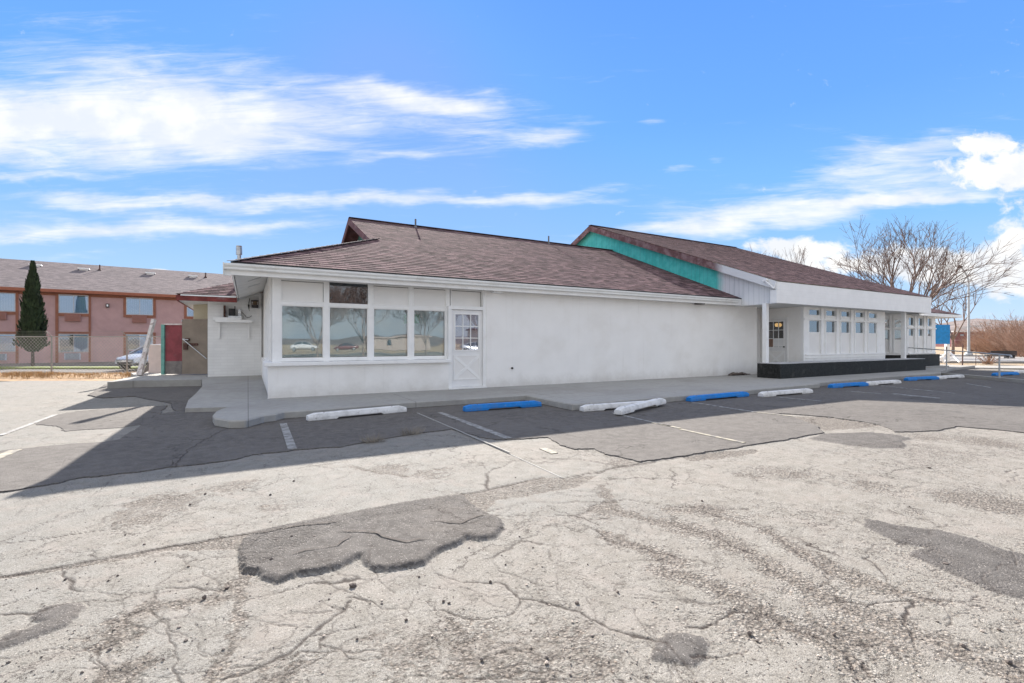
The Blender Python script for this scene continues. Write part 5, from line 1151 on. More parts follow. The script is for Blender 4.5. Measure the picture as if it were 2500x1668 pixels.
FD = 20.8; fence = thing('chain_link_fence', 'galvanised chain link fence with angled top arms in front of the pink hotel', 'fence', dp(126, 910, FD))
fx0, fx1 = dp(-420, 911, FD), dp(395, 909, FD); zb_ = -.02; ztp = dp(0, 822, FD).z
fdir = (fx1 - fx0); fdir.z = 0; FL = fdir.length; fdir.normalize(); FO = Vector((fx0.x, fx0.y, 0))
def fpt(s_, z): return FO + fdir * s_ + Vector((0, 0, z))
net = MB(); hgt = ztp - zb_; stp = .15; k = 0; s_ = -hgt
while s_ < FL:
    for sg in (1, -1):
        a0 = s_ if sg > 0 else s_ + hgt; pts = []
        lo_, hi_ = 0.0, hgt
        if sg > 0:
            t0 = max(0, -s_); t1_ = min(hgt, FL - s_)
            if t1_ > t0: net.tube(fpt(s_ + t0, zb_ + t0), fpt(s_ + t1_, zb_ + t1_), .0036, .0036, 3, False)
        else:
            s2 = s_ + hgt; t0 = max(0, s2 - FL); t1_ = min(hgt, s2)
            if t1_ > t0: net.tube(fpt(s2 - t0, zb_ + t0), fpt(s2 - t1_, zb_ + t1_), .0036, .0036, 3, False)
    s_ += stp
M['wire'] = mat('fence_wire', (.26, .25, .235), .6, .1)
net.build('chain_link', M['wire'], fence)
MB().tube(fpt(0, ztp), fpt(FL, ztp), .021, .021, 8).build('top_rail', M['wire'], fence)
for px in (-180, 126, 310):
    q = dp(px, 900, FD) ; q.z = 0
    s1 = (q - FO).dot(fdir)
    MB().tube(fpt(s1, -.1), fpt(s1, ztp + .02), .032, .032, 8).tube(fpt(s1, ztp + .02), fpt(s1 - .12, ztp + .24) - FW * .15, .018, .014, 6).build('post', M['wire'], fence)
bw = MB()
for k in range(3):
    z_ = ztp + .08 + .075 * k; o_ = -FW * (.05 + .05 * k); bw.tube(fpt(0, z_) + o_, fpt(FL * .93, z_) + o_, .004, .004, 4)
bw.build('barbed_wire', M['wire'], fence)

# dry weeds below the fence
def blades(name, n, place, hmin, hmax, m, seed, lean=.6, wd=.012):
    rnd = random.Random(seed); mb = MB()
    for i in range(n):
        c = place(rnd); h = rnd.uniform(hmin, hmax); a = rnd.uniform(0, 6.28); l = rnd.uniform(0, lean) * h
        t_ = c + Vector((math.cos(a) * l, math.sin(a) * l, h)); m2 = c.lerp(t_, .5) + Vector((0, 0, h * .12)); sd = Vector((-math.sin(a), math.cos(a), 0)) * wd / 2
        mb.face([c - sd, c + sd, m2 + sd * .7, m2 - sd * .7]); mb.face([m2 - sd * .7, m2 + sd * .7, t_])
    return tag(mb.build(name, m), kind='stuff')
M['drygrass'] = mat('dry_weeds', (.42, .27, .13), .9, .35, 3.0)
def pl1(r):
    px = r.uniform(-300, 345); d_ = r.triangular(17.6, 20.6, 19.2); q = dp(px, 900, d_); q.z = -.05 + .12 * max(0, 1 - abs(d_ - 19.0) / 1.2) * (0.6 + .4 * math.sin(px * .021)); return q
tag(blades('dry_weeds', 9000, pl1, .05, .22, M['drygrass'], 21, .9, .02), 'strip of dry orange brown weeds under the chain link fence', 'weeds')
bk = MB(); P = []
for i in range(40):
    px = -500 + i * 22.5; P.append(px)
rows = []
rr = random.Random(4)
for d_, z_ in ((17.2, -.02), (18.1, .04), (19.0, .10), (20.0, .03), (21.2, -.16)):
    rows.append([bk.p(dp(px, 900, d_ + rr.uniform(-.15, .15)).x, dp(px, 900, d_).y, z_ * (.6 + .8 * rr.random())) for px in P])
for a, b in zip(rows[:-1], rows[1:]):
    for i in range(39): bk.f.append([a[i], a[i + 1], b[i + 1], b[i]])
struct('dirt_bank', bk, mat('straw_dirt', (.36, .23, .12), .95, .3, 5.0, .9, 20.0))

# ==================================================================== HOTEL
TH_ = R_(55.6); hdv = FW * math.cos(TH_) + RT * math.sin(TH_); hnv = FW * math.sin(TH_) - RT * math.cos(TH_)
HO = dp(0, 838, 34.7); HO.z = -.05
HT = thing('hotel_building', 'two storey pink stucco hotel with a grey shingle roof behind the fence', 'hotel', HO, math.atan2(hdv.y, hdv.x))
MH = HT.matrix_basis.copy(); MHi = MH.inverted()
def Hs(px, py, off=0.0):
    r = ray(px, py); o = Vector((0, 0, EYE)); pl = HO + hnv * off; k = (pl - o).dot(hnv) / r.dot(hnv); return MHi @ (o + r * k)
M['pink'] = mat('pink_stucco', (.49, .315, .305), .9, .06, 1.5, .6, 30.0, extra=grime(.2, (.26, .16, .16), .8))
M['brownband'] = mat('brown_band_paint', (.30, .125, .08), .8, .12, 2.0)
M['grille'] = mat('ac_grille_paint', (.33, .17, .15), .7, .1); M['grilleblue'] = mat('ac_grille_pale', (.45, .5, .6), .6, .1)
S0, S1 = -16.0, Hs(655, 700).x; EZ = 4.08 + EYE + .05
hw = MB(MH); hw.box(S0, S1, .0, 12, -.2, EZ + .1); hw.build('wall', M['pink'], HT)
RZ = 7.25 + EYE + .05
hrf = MB(MH); ov_ = .45; pr = (RZ - EZ) / (9.5)
slope(hrf, MH @ Vector((0, -ov_, EZ)), hdv, hnv, pr, 9.5 + ov_, lambda t: S0 - .5, lambda t: S1 + .5, .28, .008) if False else None
def slopeM(mb, o, a, n, *r): slope(mb, o, a, n, *r)
hrf = MB(); slope(hrf, MH @ Vector((0, -ov_, EZ)), hdv, hnv, pr, 9.5 + ov_, lambda t: S0 - .5, lambda t: S1 + .5, .28, .006)
slope(hrf, MH @ Vector((0, 19.0 + ov_, EZ)), -hdv, -hnv, pr, 9.5 + ov_, lambda t: -S1 - .5, lambda t: -S0 + .5, .28, .006)
hroof = hrf.build('roof', M['hotelshingle'], HT)
MB(MH).box(S0 - .5, S1 + .5, -ov_ - .04, -ov_, EZ - .20, EZ + .03).build('fascia', mat('orange_fascia', (.34, .12, .07), .7, .1), HT)
MB(MH).box(S0 - .5, S1 + .5, -ov_, .01, EZ - .20, EZ - .16).build('soffit', M['brownband'], HT)
MB(MH).box(S0, S1, -.03, -.001, EZ - .42, EZ - .21).build('trim_band', M['brownband'], HT)
r1 = lambda x, y: (x * .2766, 600 + y * .2766)
def hbox(name, x0, y0, x1, y1, o0, o1, m, par=HT):
    a = Hs(*r1(x0, y1)); b = Hs(*r1(x1, y0)); a2 = Hs(*r1(x0, y0)); 
    z0 = (a.z + Hs(*r1(x1, y1)).z) / 2; z1 = (b.z + a2.z) / 2
    return MB(MH).box(a.x, b.x, o0, o1, z0, z1).build(name, m, par), (a.x, b.x, z0, z1)
def hwin(x0, y0, x1, y1, curtain):
    w_, (a, b, z0, z1) = hbox('window', x0, y0, x1, y1, -.012, -.002, M['blackplastic'])
    MB(MH).box(a - .05, b + .05, -.05, -.001, z1, z1 + .05).box(a - .05, b + .05, -.05, -.001, z0 - .05, z0).box(a - .05, a, -.05, -.001, z0, z1).box(b, b + .05, -.05, -.001, z0, z1).box((a + b) / 2 - .02, (a + b) / 2 + .02, -.045, -.016, z0, z1).build('frame', mat('window_frame_grey', (.5, .5, .52), .5), w_)
    for (u0, u1) in curtain: MB(MH).box(a + (b - a) * u0, a + (b - a) * u1, -.02, -.013, z0 + .01, z1 - .01).build('curtain', M['curtain'], w_)
    MB(MH).box(a, b, -.034, -.028, z0, z1).build('pane', M['hotelglass'], w_)
mods = [dict(o=(-290, 165), g=(-230, 130), yu=(418, 572), yl=(785, 932), ac=(-70, 62, 590, 652), acl=(-70, 60, 955, 1012)),
        dict(o=(490, 803), g=(525, 775), yu=(440, 592), yl=(785, 935), ac=(573, 716, 605, 667), acl=(570, 712, 950, 1007)),
        dict(o=(1090, 1375), g=(1120, 1345), yu=(466, 607), yl=(787, 915), ac=(1166, 1296, 618, 680), acl=(1166, 1296, 930, 985)),
        dict(o=(1625, 1880), g=(1655, 1850), yu=(490, 622), yl=(790, 905), ac=(1700, 1810, 632, 690), acl=None)]
for i, q in enumerate(mods):
    xa, xb = q['o']; ga, gb_ = q['g']; yu = q['yu']; yl = q['yl']
    full = i < 2
    a = Hs(*r1(xa, 600)).x; b = Hs(*r1(ga, 600)).x; c = Hs(*r1(gb_, 600)).x; d = Hs(*r1(xb, 600)).x
    zu0 = Hs(*r1((ga + gb_) / 2, yu[1])).z; zl1 = Hs(*r1((ga + gb_) / 2, yl[0])).z; zl0 = Hs(*r1((ga + gb_) / 2, yl[1])).z
    tb = MB(MH); o0, o1 = -.065, -.0315
    if full:
        tb.box(a, b - .055, o0, o1, -.1, EZ - .22).box(c + .055, d, o0, o1, -.1, EZ - .22)
    else:
        tb.box(a, b - .055, o0, o1, zu0 - .25, EZ - .22).box(c + .055, d, o0, o1, zu0 - .25, EZ - .22).box(a, b - .055, o0, o1, -.1, zl1 + .2).box(c + .055, d, o0, o1, -.1, zl1 + .2)
    tb.box(b - .055, c + .055, o0 + .003, o1, zu0 - .28, zu0 - .06).box(b - .055, c + .055, o0 + .003, o1, zl1 + .06, zl1 + .22)
    tb.build('trim_band', M['brownband'], HT)
    hwin(ga, yu[0], gb_, yu[1], [(0, .49), (.51, 1)] if i != 2 else [(.51, 1), (0, .49)]); hwin(ga, yl[0], gb_, yl[1], [(.5, 1)])
    for ac, mm in ((q['ac'], 'grille'), (q['acl'], 'grilleblue')):
        if not ac: continue
        g_, (aa, bb_, z0, z1) = hbox('ac_unit', ac[0], ac[2], ac[1], ac[3], -.14, -.002, M[mm])
        sl_ = MB(MH); n = 6
        for k in range(n): sl_.box(aa + .06, bb_ - .06, -.155, -.141, z0 + (z1 - z0) * (k + .25) / n, z0 + (z1 - z0) * (k + .6) / n)
        sl_.build('louver', M['brownband'] if mm == 'grille' else M['darkmetal'], g_)
l_, _ = hbox('wall_light', 936, 513, 965, 545, -.16, -.002, M['darkmetal']); hbox('lens', 943, 520, 958, 538, -.17, -.161, M['trim'], l_)
MB(MH).tube((Hs(80, 724).x, -.4, EZ - .25), (Hs(80, 724).x, -.4, EZ - .30), .05, .05, 8).build('soffit_light', M['darkmetal'], HT)
def hroofpt(px, py):
    # photo point on the front roof plane
    o = Vector((0, 0, EYE)); r = ray(px, py); p0 = MH @ Vector((0, -ov_, EZ)); N = Vector((0, 0, 1)) - hnv * pr; k = (p0 - o).dot(N) / r.dot(N); return MHi @ (o + r * k)
for px, py in ((205, 658), (367, 668.5), (471, 675.5), (87, 649)):
    p = hroofpt(px, py + 1.5); MB(MH).box(p.x - .38, p.x + .38, p.y - .3, p.y + .3, p.z + .05, p.z + .17).box(p.x - .28, p.x + .28, p.y - .2, p.y + .2, p.z - .1, p.z + .05).build('roof_vent', M['trim'], HT)
for px, py in ((243.5, 659), (502, 677)):
    p = hroofpt(px, py + 1); MB(MH).tube((p.x, p.y, p.z - .05), (p.x, p.y, p.z + .5), .05, .05, 8).lathe((p.x, p.y, p.z), [(.18, -.02), (.07, .12)], 10).build('vent_pipe', M['rust'], HT)

# cypress trees
def cypress(name, base, H, R0, label, seed, n=9000):
    rnd = random.Random(seed); t_ = thing(name, label, 'tree', base, group=None)
    tr_ = MB(); tr_.tube(base, base + Vector((0, 0, H * .5)), R0 * .14, R0 * .06, 8); tr_.build('trunk', mat('bark', (.10, .075, .06), .95, .3, 12, .8), t_)
    mb = MB(); z_0 = H * .14
    for i in range(n):
        u = rnd.random() ** .85; z = z_0 + (H - z_0) * u
        pr_ = R0 * (min(1, (u + .02) / .10) ** .6) * (1 - u ** 1.5) ** .9 * (1 + .10 * math.sin(z * 5 + rnd.random()) )
        a = rnd.uniform(0, 6.28); lump = 1 + .12 * math.sin(a * 3 + z * 2.3) + .08 * math.sin(a * 7 - z * 4)
        r = pr_ * lump * (rnd.uniform(.55, 1.05) if rnd.random() < .85 else rnd.uniform(.2, .6))
        c = base + Vector((math.cos(a) * r, math.sin(a) * r, z)); s_ = rnd.uniform(.05, .12)
        up = Vector((math.cos(a) * .35, math.sin(a) * .35, 1)).normalized() * s_ * 2.4; sd = Vector((-math.sin(a + rnd.uniform(-1, 1)), math.cos(a + rnd.uniform(-1, 1)), rnd.uniform(-.3, .3))).normalized() * s_ * .55
        mb.face([c - sd, c + sd, c + up * .7 + sd * .6, c + up]); 
    mb.build('crown', M['cypress'], t_)
M['cypress'] = mat('cypress_foliage', (.028, .045, .020), .85, .5, 1.7)
q = dp(80, 890, 29.8); q.z = -.1; cypress('cypress_tree', q, 6.45, .66, 'tall narrow dark cypress tree in front of the pink hotel', 31)
q = dp(552, 690, 62); q.z = -.1; cypress('cypress_tree', q, 9.6, .85, 'small cypress tip showing over the far end of the hotel roof', 32, 2500)

# ==================================================================== CAR
def car(base, rz, paint, label, tail='sedan'):
    t_ = thing('parked_car', label, 'car', base, rz); mx = t_.matrix_basis.copy()
    # x forward, stations: x, z_bottom, z_belt, half width
    st_ = [(-2.25, .42, .80, .62), (-2.15, .32, .95, .78), (-1.7, .25, 1.0, .88), (-.9, .22, .98, .90), (0, .20, .96, .90), (.75, .22, .94, .90), (1.25, .24, .88, .88), (1.8, .28, .78, .84), (2.12, .32, .66, .74), (2.24, .38, .56, .58)]
    mb = MB(mx); rings = []
    for (x, zb, zt, hwid) in st_:
        rings.append([mb.p(x, -hwid * .92, zb), mb.p(x, -hwid, (zb + zt) * .5 - .05), mb.p(x, -hwid * .97, zt - .10), mb.p(x, -hwid * .84, zt), mb.p(x, 0, zt + .035), mb.p(x, hwid * .84, zt), mb.p(x, hwid * .97, zt - .10), mb.p(x, hwid, (zb + zt) * .5 - .05), mb.p(x, hwid * .92, zb)])
    for p_, q_ in zip(rings[:-1], rings[1:]):
        for k in range(9): mb.f.append([p_[k], q_[k], q_[(k + 1) % 9], p_[(k + 1) % 9]])
    mb.f.append(rings[0][::-1]); mb.f.append(rings[-1])
    o = mb.build('body', paint, t_, smooth=True); s_ = o.modifiers.new('s', 'SUBSURF'); s_.levels = 2; s_.render_levels = 2
    cb = MB(mx); cs = [(-1.75, .93, .72, .93), (-1.15, 1.30, .60, .93), (-.5, 1.40, .58, .93), (.1, 1.40, .58, .93), (.55, 1.28, .62, .92), (1.22, .88, .74, .86)]
    rr_ = [[cb.p(x, -.80 if 0 < i < 5 else -.74, zb), cb.p(x, -wt - .05, zb + (zt - zb) * .82), cb.p(x, -wt + .08, zt), cb.p(x, wt - .08, zt), cb.p(x, wt + .05, zb + (zt - zb) * .82), cb.p(x, .80 if 0 < i < 5 else .74, zb)] for i, (x, zt, wt, zb) in enumerate(cs)]
    for p_, q_ in zip(rr_[:-1], rr_[1:]):
        for k in range(5): cb.f.append([p_[k], q_[k], q_[k + 1], p_[k + 1]])
    g_ = cb.build('windows', M['carglass'], t_, smooth=True)
    rf_ = MB(mx)
    rf_.slab([(-1.12, -.60, 1.315), (.50, -.60, 1.315), (.50, .60, 1.315), (-1.12, .60, 1.315)], (0, 0, .0) if False else (0, 0, .001))
    ro = MB(mx); top = [(-1.2, 1.30, .56), (-.5, 1.415, .56), (.1, 1.415, .56), (.52, 1.315, .58)]
    r2 = [[ro.p(x, -w_, z - .03), ro.p(x, -w_ * .8, z + .015), ro.p(x, w_ * .8, z + .015), ro.p(x, w_, z - .03)] for x, z, w_ in top]
    for p_, q_ in zip(r2[:-1], r2[1:]):
        for k in range(3): ro.f.append([p_[k], q_[k], q_[k + 1], p_[k + 1]])
    ro.build('roof', paint, t_, smooth=True)
    pl_ = MB(mx)
    for sy in (-1, 1): pl_.beam((1.22, sy * .76, .90), (.52, sy * .62, 1.30), .05, .04); pl_.beam((-1.15, sy * .62, 1.31), (-1.75, sy * .75, .93), .07, .04); pl_.beam((-.25, sy * .66, 1.34), (-.3, sy * .81, .95), .06, .03)
    pl_.build('pillar', paint, t_)
    for sx in (-1.38, 1.38):
        for sy in (-1, 1):
            w_ = MB(mx).tube((sx, sy * .72, .31), (sx, sy * .91, .31), .31, .31, 20).build('wheel', M['blackplastic'], t_)
            MB(mx).tube((sx, sy * .905, .31), (sx, sy * .92, .31), .2, .19, 14).build('rim', M['metal'], w_)
    for sy in (-1, 1):
        MB(mx).slab([(2.14, sy * .45, .60), (1.95, sy * .72, .64), (1.78, sy * .80, .74), (2.02, sy * .52, .70)], (.05, sy * .02, .01)).build('headlight', M['lamp'], t_)
        MB(mx).slab([(.95, sy * .86, .93), (.85, sy * 1.03, .95), (.85, sy * 1.03, 1.06), (.95, sy * .86, 1.04)], (.09, 0, 0)).build('mirror', M['blackplastic'], t_)
    MB(mx).box(2.16, 2.27, -.42, .42, .36, .47).build('grille', M['blackplastic'], t_); MB(mx).box(2.10, 2.255, -.5, .5, .565, .60).build('grille', M['darkmetal'], t_)
    MB(mx).box(2.255, 2.285, -.16, .16, .48, .56).build('number_plate', M['trim'], t_)
    return t_
M['carglass'] = mat('car_glass', (.03, .04, .05), .05, .05, spec=.9); M['lamp'] = mat('lamp_lens', (.6, .62, .65), .1, .05)
silver = mat('silver_paint', (.50, .53, .57), .28, .03, metal=.25)
q = dp(333, 900, 26.2); q.z = -.13; car(q + FW * 1.7, math.atan2(-FW.y, -FW.x) - .10, silver, 'silver sedan parked behind the chain link fence, front towards the lot')

# ==================================================================== RIGHT: sign, lamp post, bench, stakes, far building
sg = thing('blue_sign', 'blank blue square sign board on a braced white post beyond the restaurant', 'sign', gp(2316, 882))
SD = 36.0
face_box(MB(), 2278, 793, 2319.5, 840, SD, .06).build('board', M['signblue'], sg)
face_box(MB(), 2311.5, 838, 2319, 883, SD + .07, .2).build('post', M['trim'], sg)
MB().beam(dp(2318, 860, SD), dp(2343, 884, SD - 1.0), .10, .10).build('brace', M['trim'], sg); MB().beam(dp(2312, 860, SD), dp(2296, 876, SD + .6), .10, .10).beam(dp(2296, 872, SD), dp(2306, 887, SD), .1, .1).build('brace', M['trim'], sg)
lb = gp(2365, 870); LDp = (lb - Vector((0, 0, EYE))).dot(FW)
lp = thing('street_lamp', 'tall grey street lamp with a curved arm beside the bare tree', 'street lamp', lb)
MB().tube(lb, dp(2365, 705, LDp), .13, .08, 12).build('pole', M['railpaint'], lp)
MB().lathe(lb, [(.34, 0), (.34, .25), (.2, .45)], 12).build('base', M['railpaint'], lp)
MB().path([dp(2365, 705, LDp), dp(2365, 688, LDp), dp(2362, 676, LDp), dp(2355, 663, LDp), dp(2346, 652, LDp)], .08, 8).build('arm', M['railpaint'], lp)
MB().beam(dp(2347, 653, LDp), dp(2338, 649, LDp), .3, .16).build('lamp_head', M['darkmetal'], lp)
bn = thing('bench', 'dark slatted bench at the far side of the road', 'bench', dp(2450, 874, 42)); BD = 43.0; bn.location = (0, 0, 0); bn.location = gp(2450, 874.5)
face_box(MB(), 2419, 857, 2483, 862, BD, .05).build('backrest', M['darkmetal'], bn); face_box(MB(), 2419, 862.5, 2483, 866, BD - .02, .05).build('backrest', M['darkmetal'], bn); face_box(MB(), 2417, 866.5, 2483, 868, BD - .5, .5).build('seat', M['darkmetal'], bn)
for x in (2421, 2463, 2477): face_box(MB(), x - 1, 868, x + 1, 876, BD - .4, .4).build('leg', M['darkmetal'], bn)
for i, (px, y0, y1, lab) in enumerate(((2310.3, 846, 896.5, 'thin dark steel stake just right of the black base corner'), (2349.7, 839, 896, 'dark steel stake left of the street lamp'), (2382, 847, 894, 'thin rusty stake right of the street lamp'))):
    b_ = gp(px, y1); dd_ = (b_ - Vector((0, 0, EYE))).dot(FW)
    mb = MB().tube(b_ - Vector((0, 0, .1)), dp(px + .8, y0, dd_), .03 if i < 2 else .014, .03 if i < 2 else .014, 6)
    tag(mb.build('steel_stake', M['rust']), lab, 'stake', 'steel stakes by the footpath')
fb = thing('brick_building', 'long low red brick building with a white roof edge across the dry field', 'building', dp(2375, 843, 190)); fb.location.z = 0
M['brickred'] = mat('far_brick', (.24, .11, .11), .9, .1, .5)
face_box(MB(), 2332, 811, 2421, 848, 190, 18).build('wall', M['brickred'], fb); face_box(MB(), 2330, 808, 2423, 811, 189, 20).build('roof', mat('far_roof_edge', (.6, .58, .58), .8), fb)
for x in (2345, 2372, 2398): face_box(MB(), x, 816.5, x + 8, 820.5, 189.8, .15).build('window', mat('far_window', (.35, .4, .48), .5), fb)
face_box(MB(), 2332, 830, 2421, 831.5, 189.7, .2).build('trim_band', mat('far_band', (.4, .27, .28), .8), fb)
fb2 = thing('far_shed', 'pale flat roofed shed half hidden by the brown bushes', 'shed', dp(2455, 836, 230)); face_box(MB(), 2434, 826, 2478, 830, 230, 8).build('wall', mat('pale_shed', (.5, .48, .47), .8), fb2); face_box(MB(), 2433, 824.6, 2479, 826, 229.6, 9).build('roof', M['trim'], fb2)

# ==================================================================== BARE TREES
M['bark'] = mat('pale_bark', (.22, .17, .145), .95, .3, 6.0, .6, 20.0); M['twig'] = mat('twig_bark', (.19, .14, .125), .95, .3, 4.0); M['pod'] = mat('dead_leaves', (.13, .075, .055), .95, .4, 3.0)
def bare_tree(name, base, H, label, seed, spread=.75, levels=6, trunk_r=.28, first=.16, limbs=5, pods=.25, lean=(0, 0), group=None, droop=0.0, twr=.012):
    rnd = random.Random(seed); base = Vector(base); t_ = thing(name, label, 'tree', base, group=group)
    tk = MB(); br = MB(); pd_ = MB(); cnt = [0]
    def grow(p, d, L, r, lv):
        cnt[0] += 1
        n = 3 if lv < 3 else 2; q = p; dd = d
        for k in range(n):
            dd = (dd + Vector((rnd.uniform(-1, 1), rnd.uniform(-1, 1), rnd.uniform(-.5, .8))) * .09 + Vector((0, 0, .07 - droop * lv * .02))).normalized()
            e = q + dd * (L / n); r0 = r * (1 - .35 * k / n); r1_ = r * (1 - .35 * (k + 1) / n)
            (tk if lv <= 1 else br).tube(q, e, r0, r1_, 7 if lv <= 1 else (5 if lv < 4 else 3), False)
            if lv >= 2 and lv < levels and rnd.random() < .75:
                sd = (dd + Vector((rnd.uniform(-1, 1), rnd.uniform(-1, 1), rnd.uniform(-.4, .8))) * .8).normalized()
                if lv + 2 <= levels: grow(e, sd, L * .5, max(twr, r1_ * .45), lv + 2)
                else: br.tube(e, e + sd * L * .5, twr, twr * .5, 3, False)
            q = e
        if lv < levels:
            m_ = limbs if lv == 0 else rnd.choice((2, 2, 3))
            for k in range(m_):
                ang_ = rnd.uniform(0, 6.28) if lv else 2 * math.pi * (k + rnd.uniform(-.2, .2)) / m_
                sp = spread * rnd.uniform(.55, 1.15) * (1 if lv else 1.15)
                ax = dd.orthogonal().normalized(); bx = dd.cross(ax)
                nd = (dd + (ax * math.cos(ang_) + bx * math.sin(ang_)) * sp * .8).normalized()
                grow(q, nd, L * rnd.uniform(.68, .9) * (1.45 if lv == 0 else 1), max(twr, r * .62 * rnd.uniform(.8, 1.1)), lv + 1)
        elif rnd.random() < pods:
            for _ in range(2):
                c = q + Vector((rnd.uniform(-.1, .1),) * 3); s_ = rnd.uniform(.03, .07); pd_.face([c + Vector((-s_, 0, 0)), c + Vector((0, s_, s_ * .3)), c + Vector((s_, 0, 0)), c + Vector((0, -s_ * .4, -s_))])
    grow(base - Vector((0, 0, .2)), Vector((lean[0], lean[1], 1)).normalized(), H * first, trunk_r, 0)
    tk.build('trunk', M['bark'], t_, smooth=True); cr = br.build('crown', M['twig'], t_, smooth=True)
    if pd_.v: pd_.build('dead_leaves', M['pod'], cr)
    return t_
q = dp(2205, 838, 44); q.z = -.1
bare_tree('bare_tree', q, 14.5, 'large bare tree spreading above the right end of the restaurant roof', 20, .8, 6, .24, .17, 9, .5, twr=.014)
q = dp(2327, 838, 60); q.z = -.1
bare_tree('bare_tree', q, 6.0, 'small bare tree with a dark trunk right of the blue sign', 12, .7, 5, .2, .34, 4, .3)
q = dp(1900, 838, 62); q.z = -.1; bare_tree('bare_tree', q, 9.3, 'bare tree whose twigs show just over the middle of the wing roof', 18, .5, 6, .3, .28, 4, .6)
# shrubs on the field at the right
def shrub(base, H, W, label, seed, n=420, m='shrub'):
    rnd = random.Random(seed); t_ = thing('bare_shrub', label, 'shrub', base, group='brown bare shrubs at the right')
    mb = MB(); st_ = MB()
    for i in range(n):
        a = rnd.uniform(0, 6.28); rr_ = rnd.random() ** .6; p = Vector(base) + Vector((math.cos(a) * rr_ * W * .35, math.sin(a) * rr_ * W * .35, 0)); d = Vector((math.cos(a) * rr_ * 1.0, math.sin(a) * rr_ * 1.0, 1)).normalized(); L = H * rnd.uniform(.35, .62)
        for k in range(3):
            d = (d + Vector((rnd.uniform(-1, 1), rnd.uniform(-1, 1), rnd.uniform(-.4, .4))) * .28).normalized(); e = p + d * L * .5
            (st_ if k == 0 and i % 6 == 0 else mb).tube(p, e, .035 if k == 0 else .018, .014, 3, False)
            for _ in range(3):
                s_ = (d + Vector((rnd.uniform(-1, 1), rnd.uniform(-1, 1), rnd.uniform(-.6, .9)))).normalized(); c = p.lerp(e, rnd.random()); mb.tube(c, c + s_ * H * .12, .014, .006, 3, False)
            p = e
    mb.build('crown', M['shrub'], t_); st_.build('stem', M['bark'], t_)
M['shrub'] = mat('shrub_twigs', (.36, .24, .18), .95, .3, 1.5)
for i, (px, py, dd, H, W, lab) in enumerate(((2500, 872, 52, 5.4, 6.5, 'largest brown bare shrub at the right edge'), (2448, 868, 62, 4.2, 6, 'brown bare shrub behind the bench'), (2560, 880, 46, 4.6, 6, 'brown bare shrub at the far right, nearest the road'), (2410, 862, 84, 3.0, 7, 'low brown shrub in front of the far brick building'))):
    q = dp(px, 838, dd); q.z = -.12; shrub(q, H, W, lab, 40 + i)
q = gp(2410, 889); q.z = 0; shrub(q, .75, .7, 'small dead shrub beside the footpath, right of the stakes', 50, 26)

# tufts growing in the asphalt edge
for i, (px, py, r_, lab) in enumerate(((1005, 1062, .16, 'dead grass tuft in the pavement below the second window, right of two'), (912, 1080, .14, 'dead grass tuft in the pavement edge, left of two'))):
    rnd = random.Random(60 + i); mb = MB(); c0 = gp(px, py)
    for k in range(130):
        a = rnd.uniform(0, 6.28); rr_ = rnd.random() * r_; c = c0 + Vector((math.cos(a) * rr_, math.sin(a) * rr_ * .6, 0)); e = c + Vector((math.cos(a) * rnd.uniform(.02, .12), math.sin(a) * rnd.uniform(.02, .12), rnd.uniform(.03, .13))); mb.tube(c, e, .002, .001, 3, False)
    tag(mb.build('weed_tuft', mat('dead_grass', (.26, .23, .19), .9, .3)), lab, 'weed', 'dead tufts growing from the pavement')

# ==================================================================== LOOSE STONES
rnd = random.Random(77); gv_ = MB(); gw_ = MB()
for i in range(4200):
    px, py = rnd.uniform(-50, 2550), 1050 + 640 * rnd.random() ** .8; c = gp(px, py)
    if c.length > 14 or (c.x < 12 and c.y > 5.7 and c.x > -1.5): continue
    # stones gather in drifts
    dens = .5 + .5 * math.sin(c.x * 1.9 + 1.3 * math.sin(c.y * 1.1)) * math.sin(c.y * 2.3 + 1.7 * math.sin(c.x * .8))
    if rnd.random() > dens ** 2 * .6 + .05: continue
    r = rnd.uniform(.002, .0055) if rnd.random() < .95 else rnd.uniform(.006, .010)
    rock(gv_ if rnd.random() < .55 else gw_, (c.x, c.y, r * .3), r, rnd)
o = gv_.build('gravel', mat('gravel_dark', (.16, .135, .12), .9, .5, 7.0)); tag(o, 'fine dark gravel scattered over the worn pavement', 'gravel', kind='stuff')
o = gw_.build('gravel', mat('gravel_pale', (.40, .34, .29), .9, .4, 7.0)); tag(o, 'fine pale gravel scattered over the worn pavement', 'gravel', kind='stuff')
chunks = [(c1(1455, 855), .02), (c1(1567, 855), .02), (c1(1275, 905), .018), (c1(1355, 972), .022), (c1(1132, 1095), .02), (c1(1020, 1145), .03), (c1(940, 988), .017), (c1(587, 1035), .015), (c1(540, 1060), .014), (c1(325, 1055), .016), (c1(815, 1453), .012), (c1(720, 878), .018), (c1(625, 832), .016), (c1(948, 678), .022), (c1(1348, 632), .022), (c1(1023, 627), .02), (c1(1465, 562), .02), (c1(345, 1215), .022), (c1(265, 1262), .02), (c1(206, 1441), .01), (c1(184, 1098), .012), (c1(775, 963), .012),
          (c2(65, 1087), .034), (c2(750, 1066), .018), (c2(825, 980), .016), (c2(895, 840), .014), (c2(515, 1163), .016), (c2(543, 1172), .018), (c2(395, 1040), .014), (c2(1182, 1172), .02), (c2(962, 893), .012), (c2(330, 1255), .014), (c2(1235, 978), .014), (c2(85, 1352), .016), (c2(1385, 1118), .018), (c2(1008, 990), .01), (c2(860, 600), .014), (c2(875, 545), .014),
          (c3(345, 1325), .03), (c3(385, 1360), .014), (c3(1325, 978), .026), (c3(1243, 497), .026), (c3(614, 312), .02), (c3(1435, 275), .024), (c3(1640, 1470), .024), (c3(1410, 1385), .02), (c3(1145, 690), .015), (c3(640, 772), .012), (c3(110, 662), .024), (c3(1290, 905), .012), (c3(768, 1330), .016), (c3(1590, 1305), .014)]
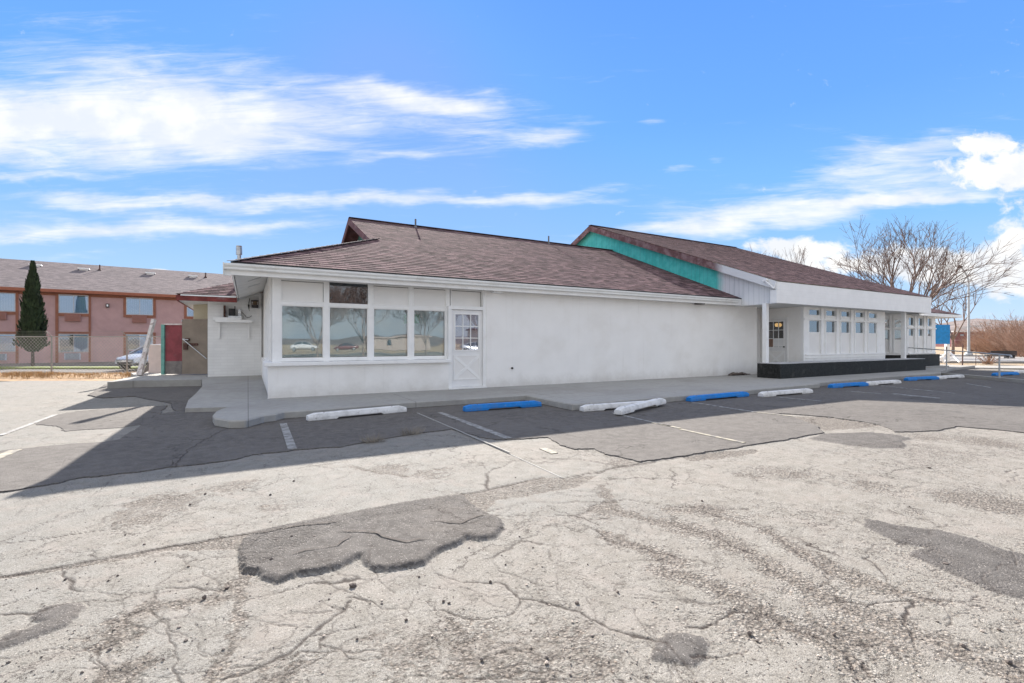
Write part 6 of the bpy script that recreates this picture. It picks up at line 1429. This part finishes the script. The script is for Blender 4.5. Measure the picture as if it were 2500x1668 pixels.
used_ = set(); crumbs = MB()
for i, (p, r) in enumerate(chunks):
    mb = MB(); zz = .0
    onp = i in (0, 1, 2, 3)
    r *= .56; rock(mb, (p.x, p.y, (0.022 if onp else 0) + r * .4), r, rnd, .75)
    qx = (p - Vector((0, 0, EYE))); dd_ = qx.dot(FW); lx = qx.dot(RT) / dd_
    where = 'on the large dark patch' if onp else ('near the photographer' if dd_ < 2.6 else ('on the worn pavement midway' if dd_ < 4.0 else 'near the shadow edge'))
    side = 'at the far left' if lx < -.75 else ('left of centre' if lx < -.25 else ('in the middle' if lx < .25 else ('right of centre' if lx < .7 else 'at the far right')))
    lab_ = ('larger ' if r > .0125 else 'small ') + 'dark piece of broken asphalt ' + where + ' ' + side
    if lab_ in used_: 
        for f_ in mb.f: crumbs.f.append([q_ + len(crumbs.v) for q_ in f_])
        crumbs.v += mb.v
        continue
    used_.add(lab_); tag(mb.build('asphalt_chunk', M['stone']), lab_, 'asphalt piece', 'loose asphalt pieces scattered on the lot')
tag(crumbs.build('gravel', M['stone']), 'scattered dark crumbs of broken asphalt on the worn pavement', 'gravel', kind='stuff')

# ==================================================================== across the lot, seen mirrored in the windows
for i, (x, y, H, lab) in enumerate(((5.5, -22, 8, 'bare tree across the lot, mirrored in the first window'), (10.5, -27, 10, 'bare tree across the lot, mirrored in the second window'), (17.0, -26, 9, 'bare tree across the lot, mirrored in the third window'), (25.5, -30, 11, 'bare tree across the lot, mirrored in the fourth window'))):
    bare_tree('bare_tree', (x, y, 0), H, lab, 70 + i, .8, 7, .09, .16, 6, .1, group='bare trees across the lot')
sh_ = thing('low_building', 'low tan building across the lot, mirrored in the windows', 'building', (31, -86, 0))
MB().box(24, 38, -90, -84, -.1, 2.6).build('wall', mat('tan_wall', (.30, .25, .22), .9, .1), sh_); MB().box(23.6, 38.4, -90.4, -83.6, 2.6, 2.9).build('roof', mat('tan_roof', (.30, .24, .21), .9), sh_)
MB().box(28, 29, -83.99, -83.95, .8, 2.2).build('window', M['carglass'], sh_)
sh2 = thing('low_building', 'pale low building at the far side of the lot, mirrored in the fourth window', 'building', (56, -76, 0))
MB().box(46, 66, -80, -72, -.1, 4.2).build('wall', mat('pale_wall', (.62, .58, .54), .9, .1), sh2); MB().box(45.6, 66.4, -80.4, -71.6, 4.2, 4.5).build('roof', M['redbrown'], sh2)
car(Vector((8.5, -64, 0)), R_(10), mat('white_paint', (.5, .5, .5), .5), 'white sedan across the lot, mirrored in the first window')
car(Vector((15.5, -66, 0)), R_(185), mat('red_paint', (.12, .03, .03), .3), 'dark red sedan across the lot, mirrored in the first window')
car(Vector((32, -46, 0)), R_(5), silver, 'silver sedan across the lot, mirrored in the third window')

sc.cycles.max_bounces = 6; sc.cycles.transparent_max_bounces = 8
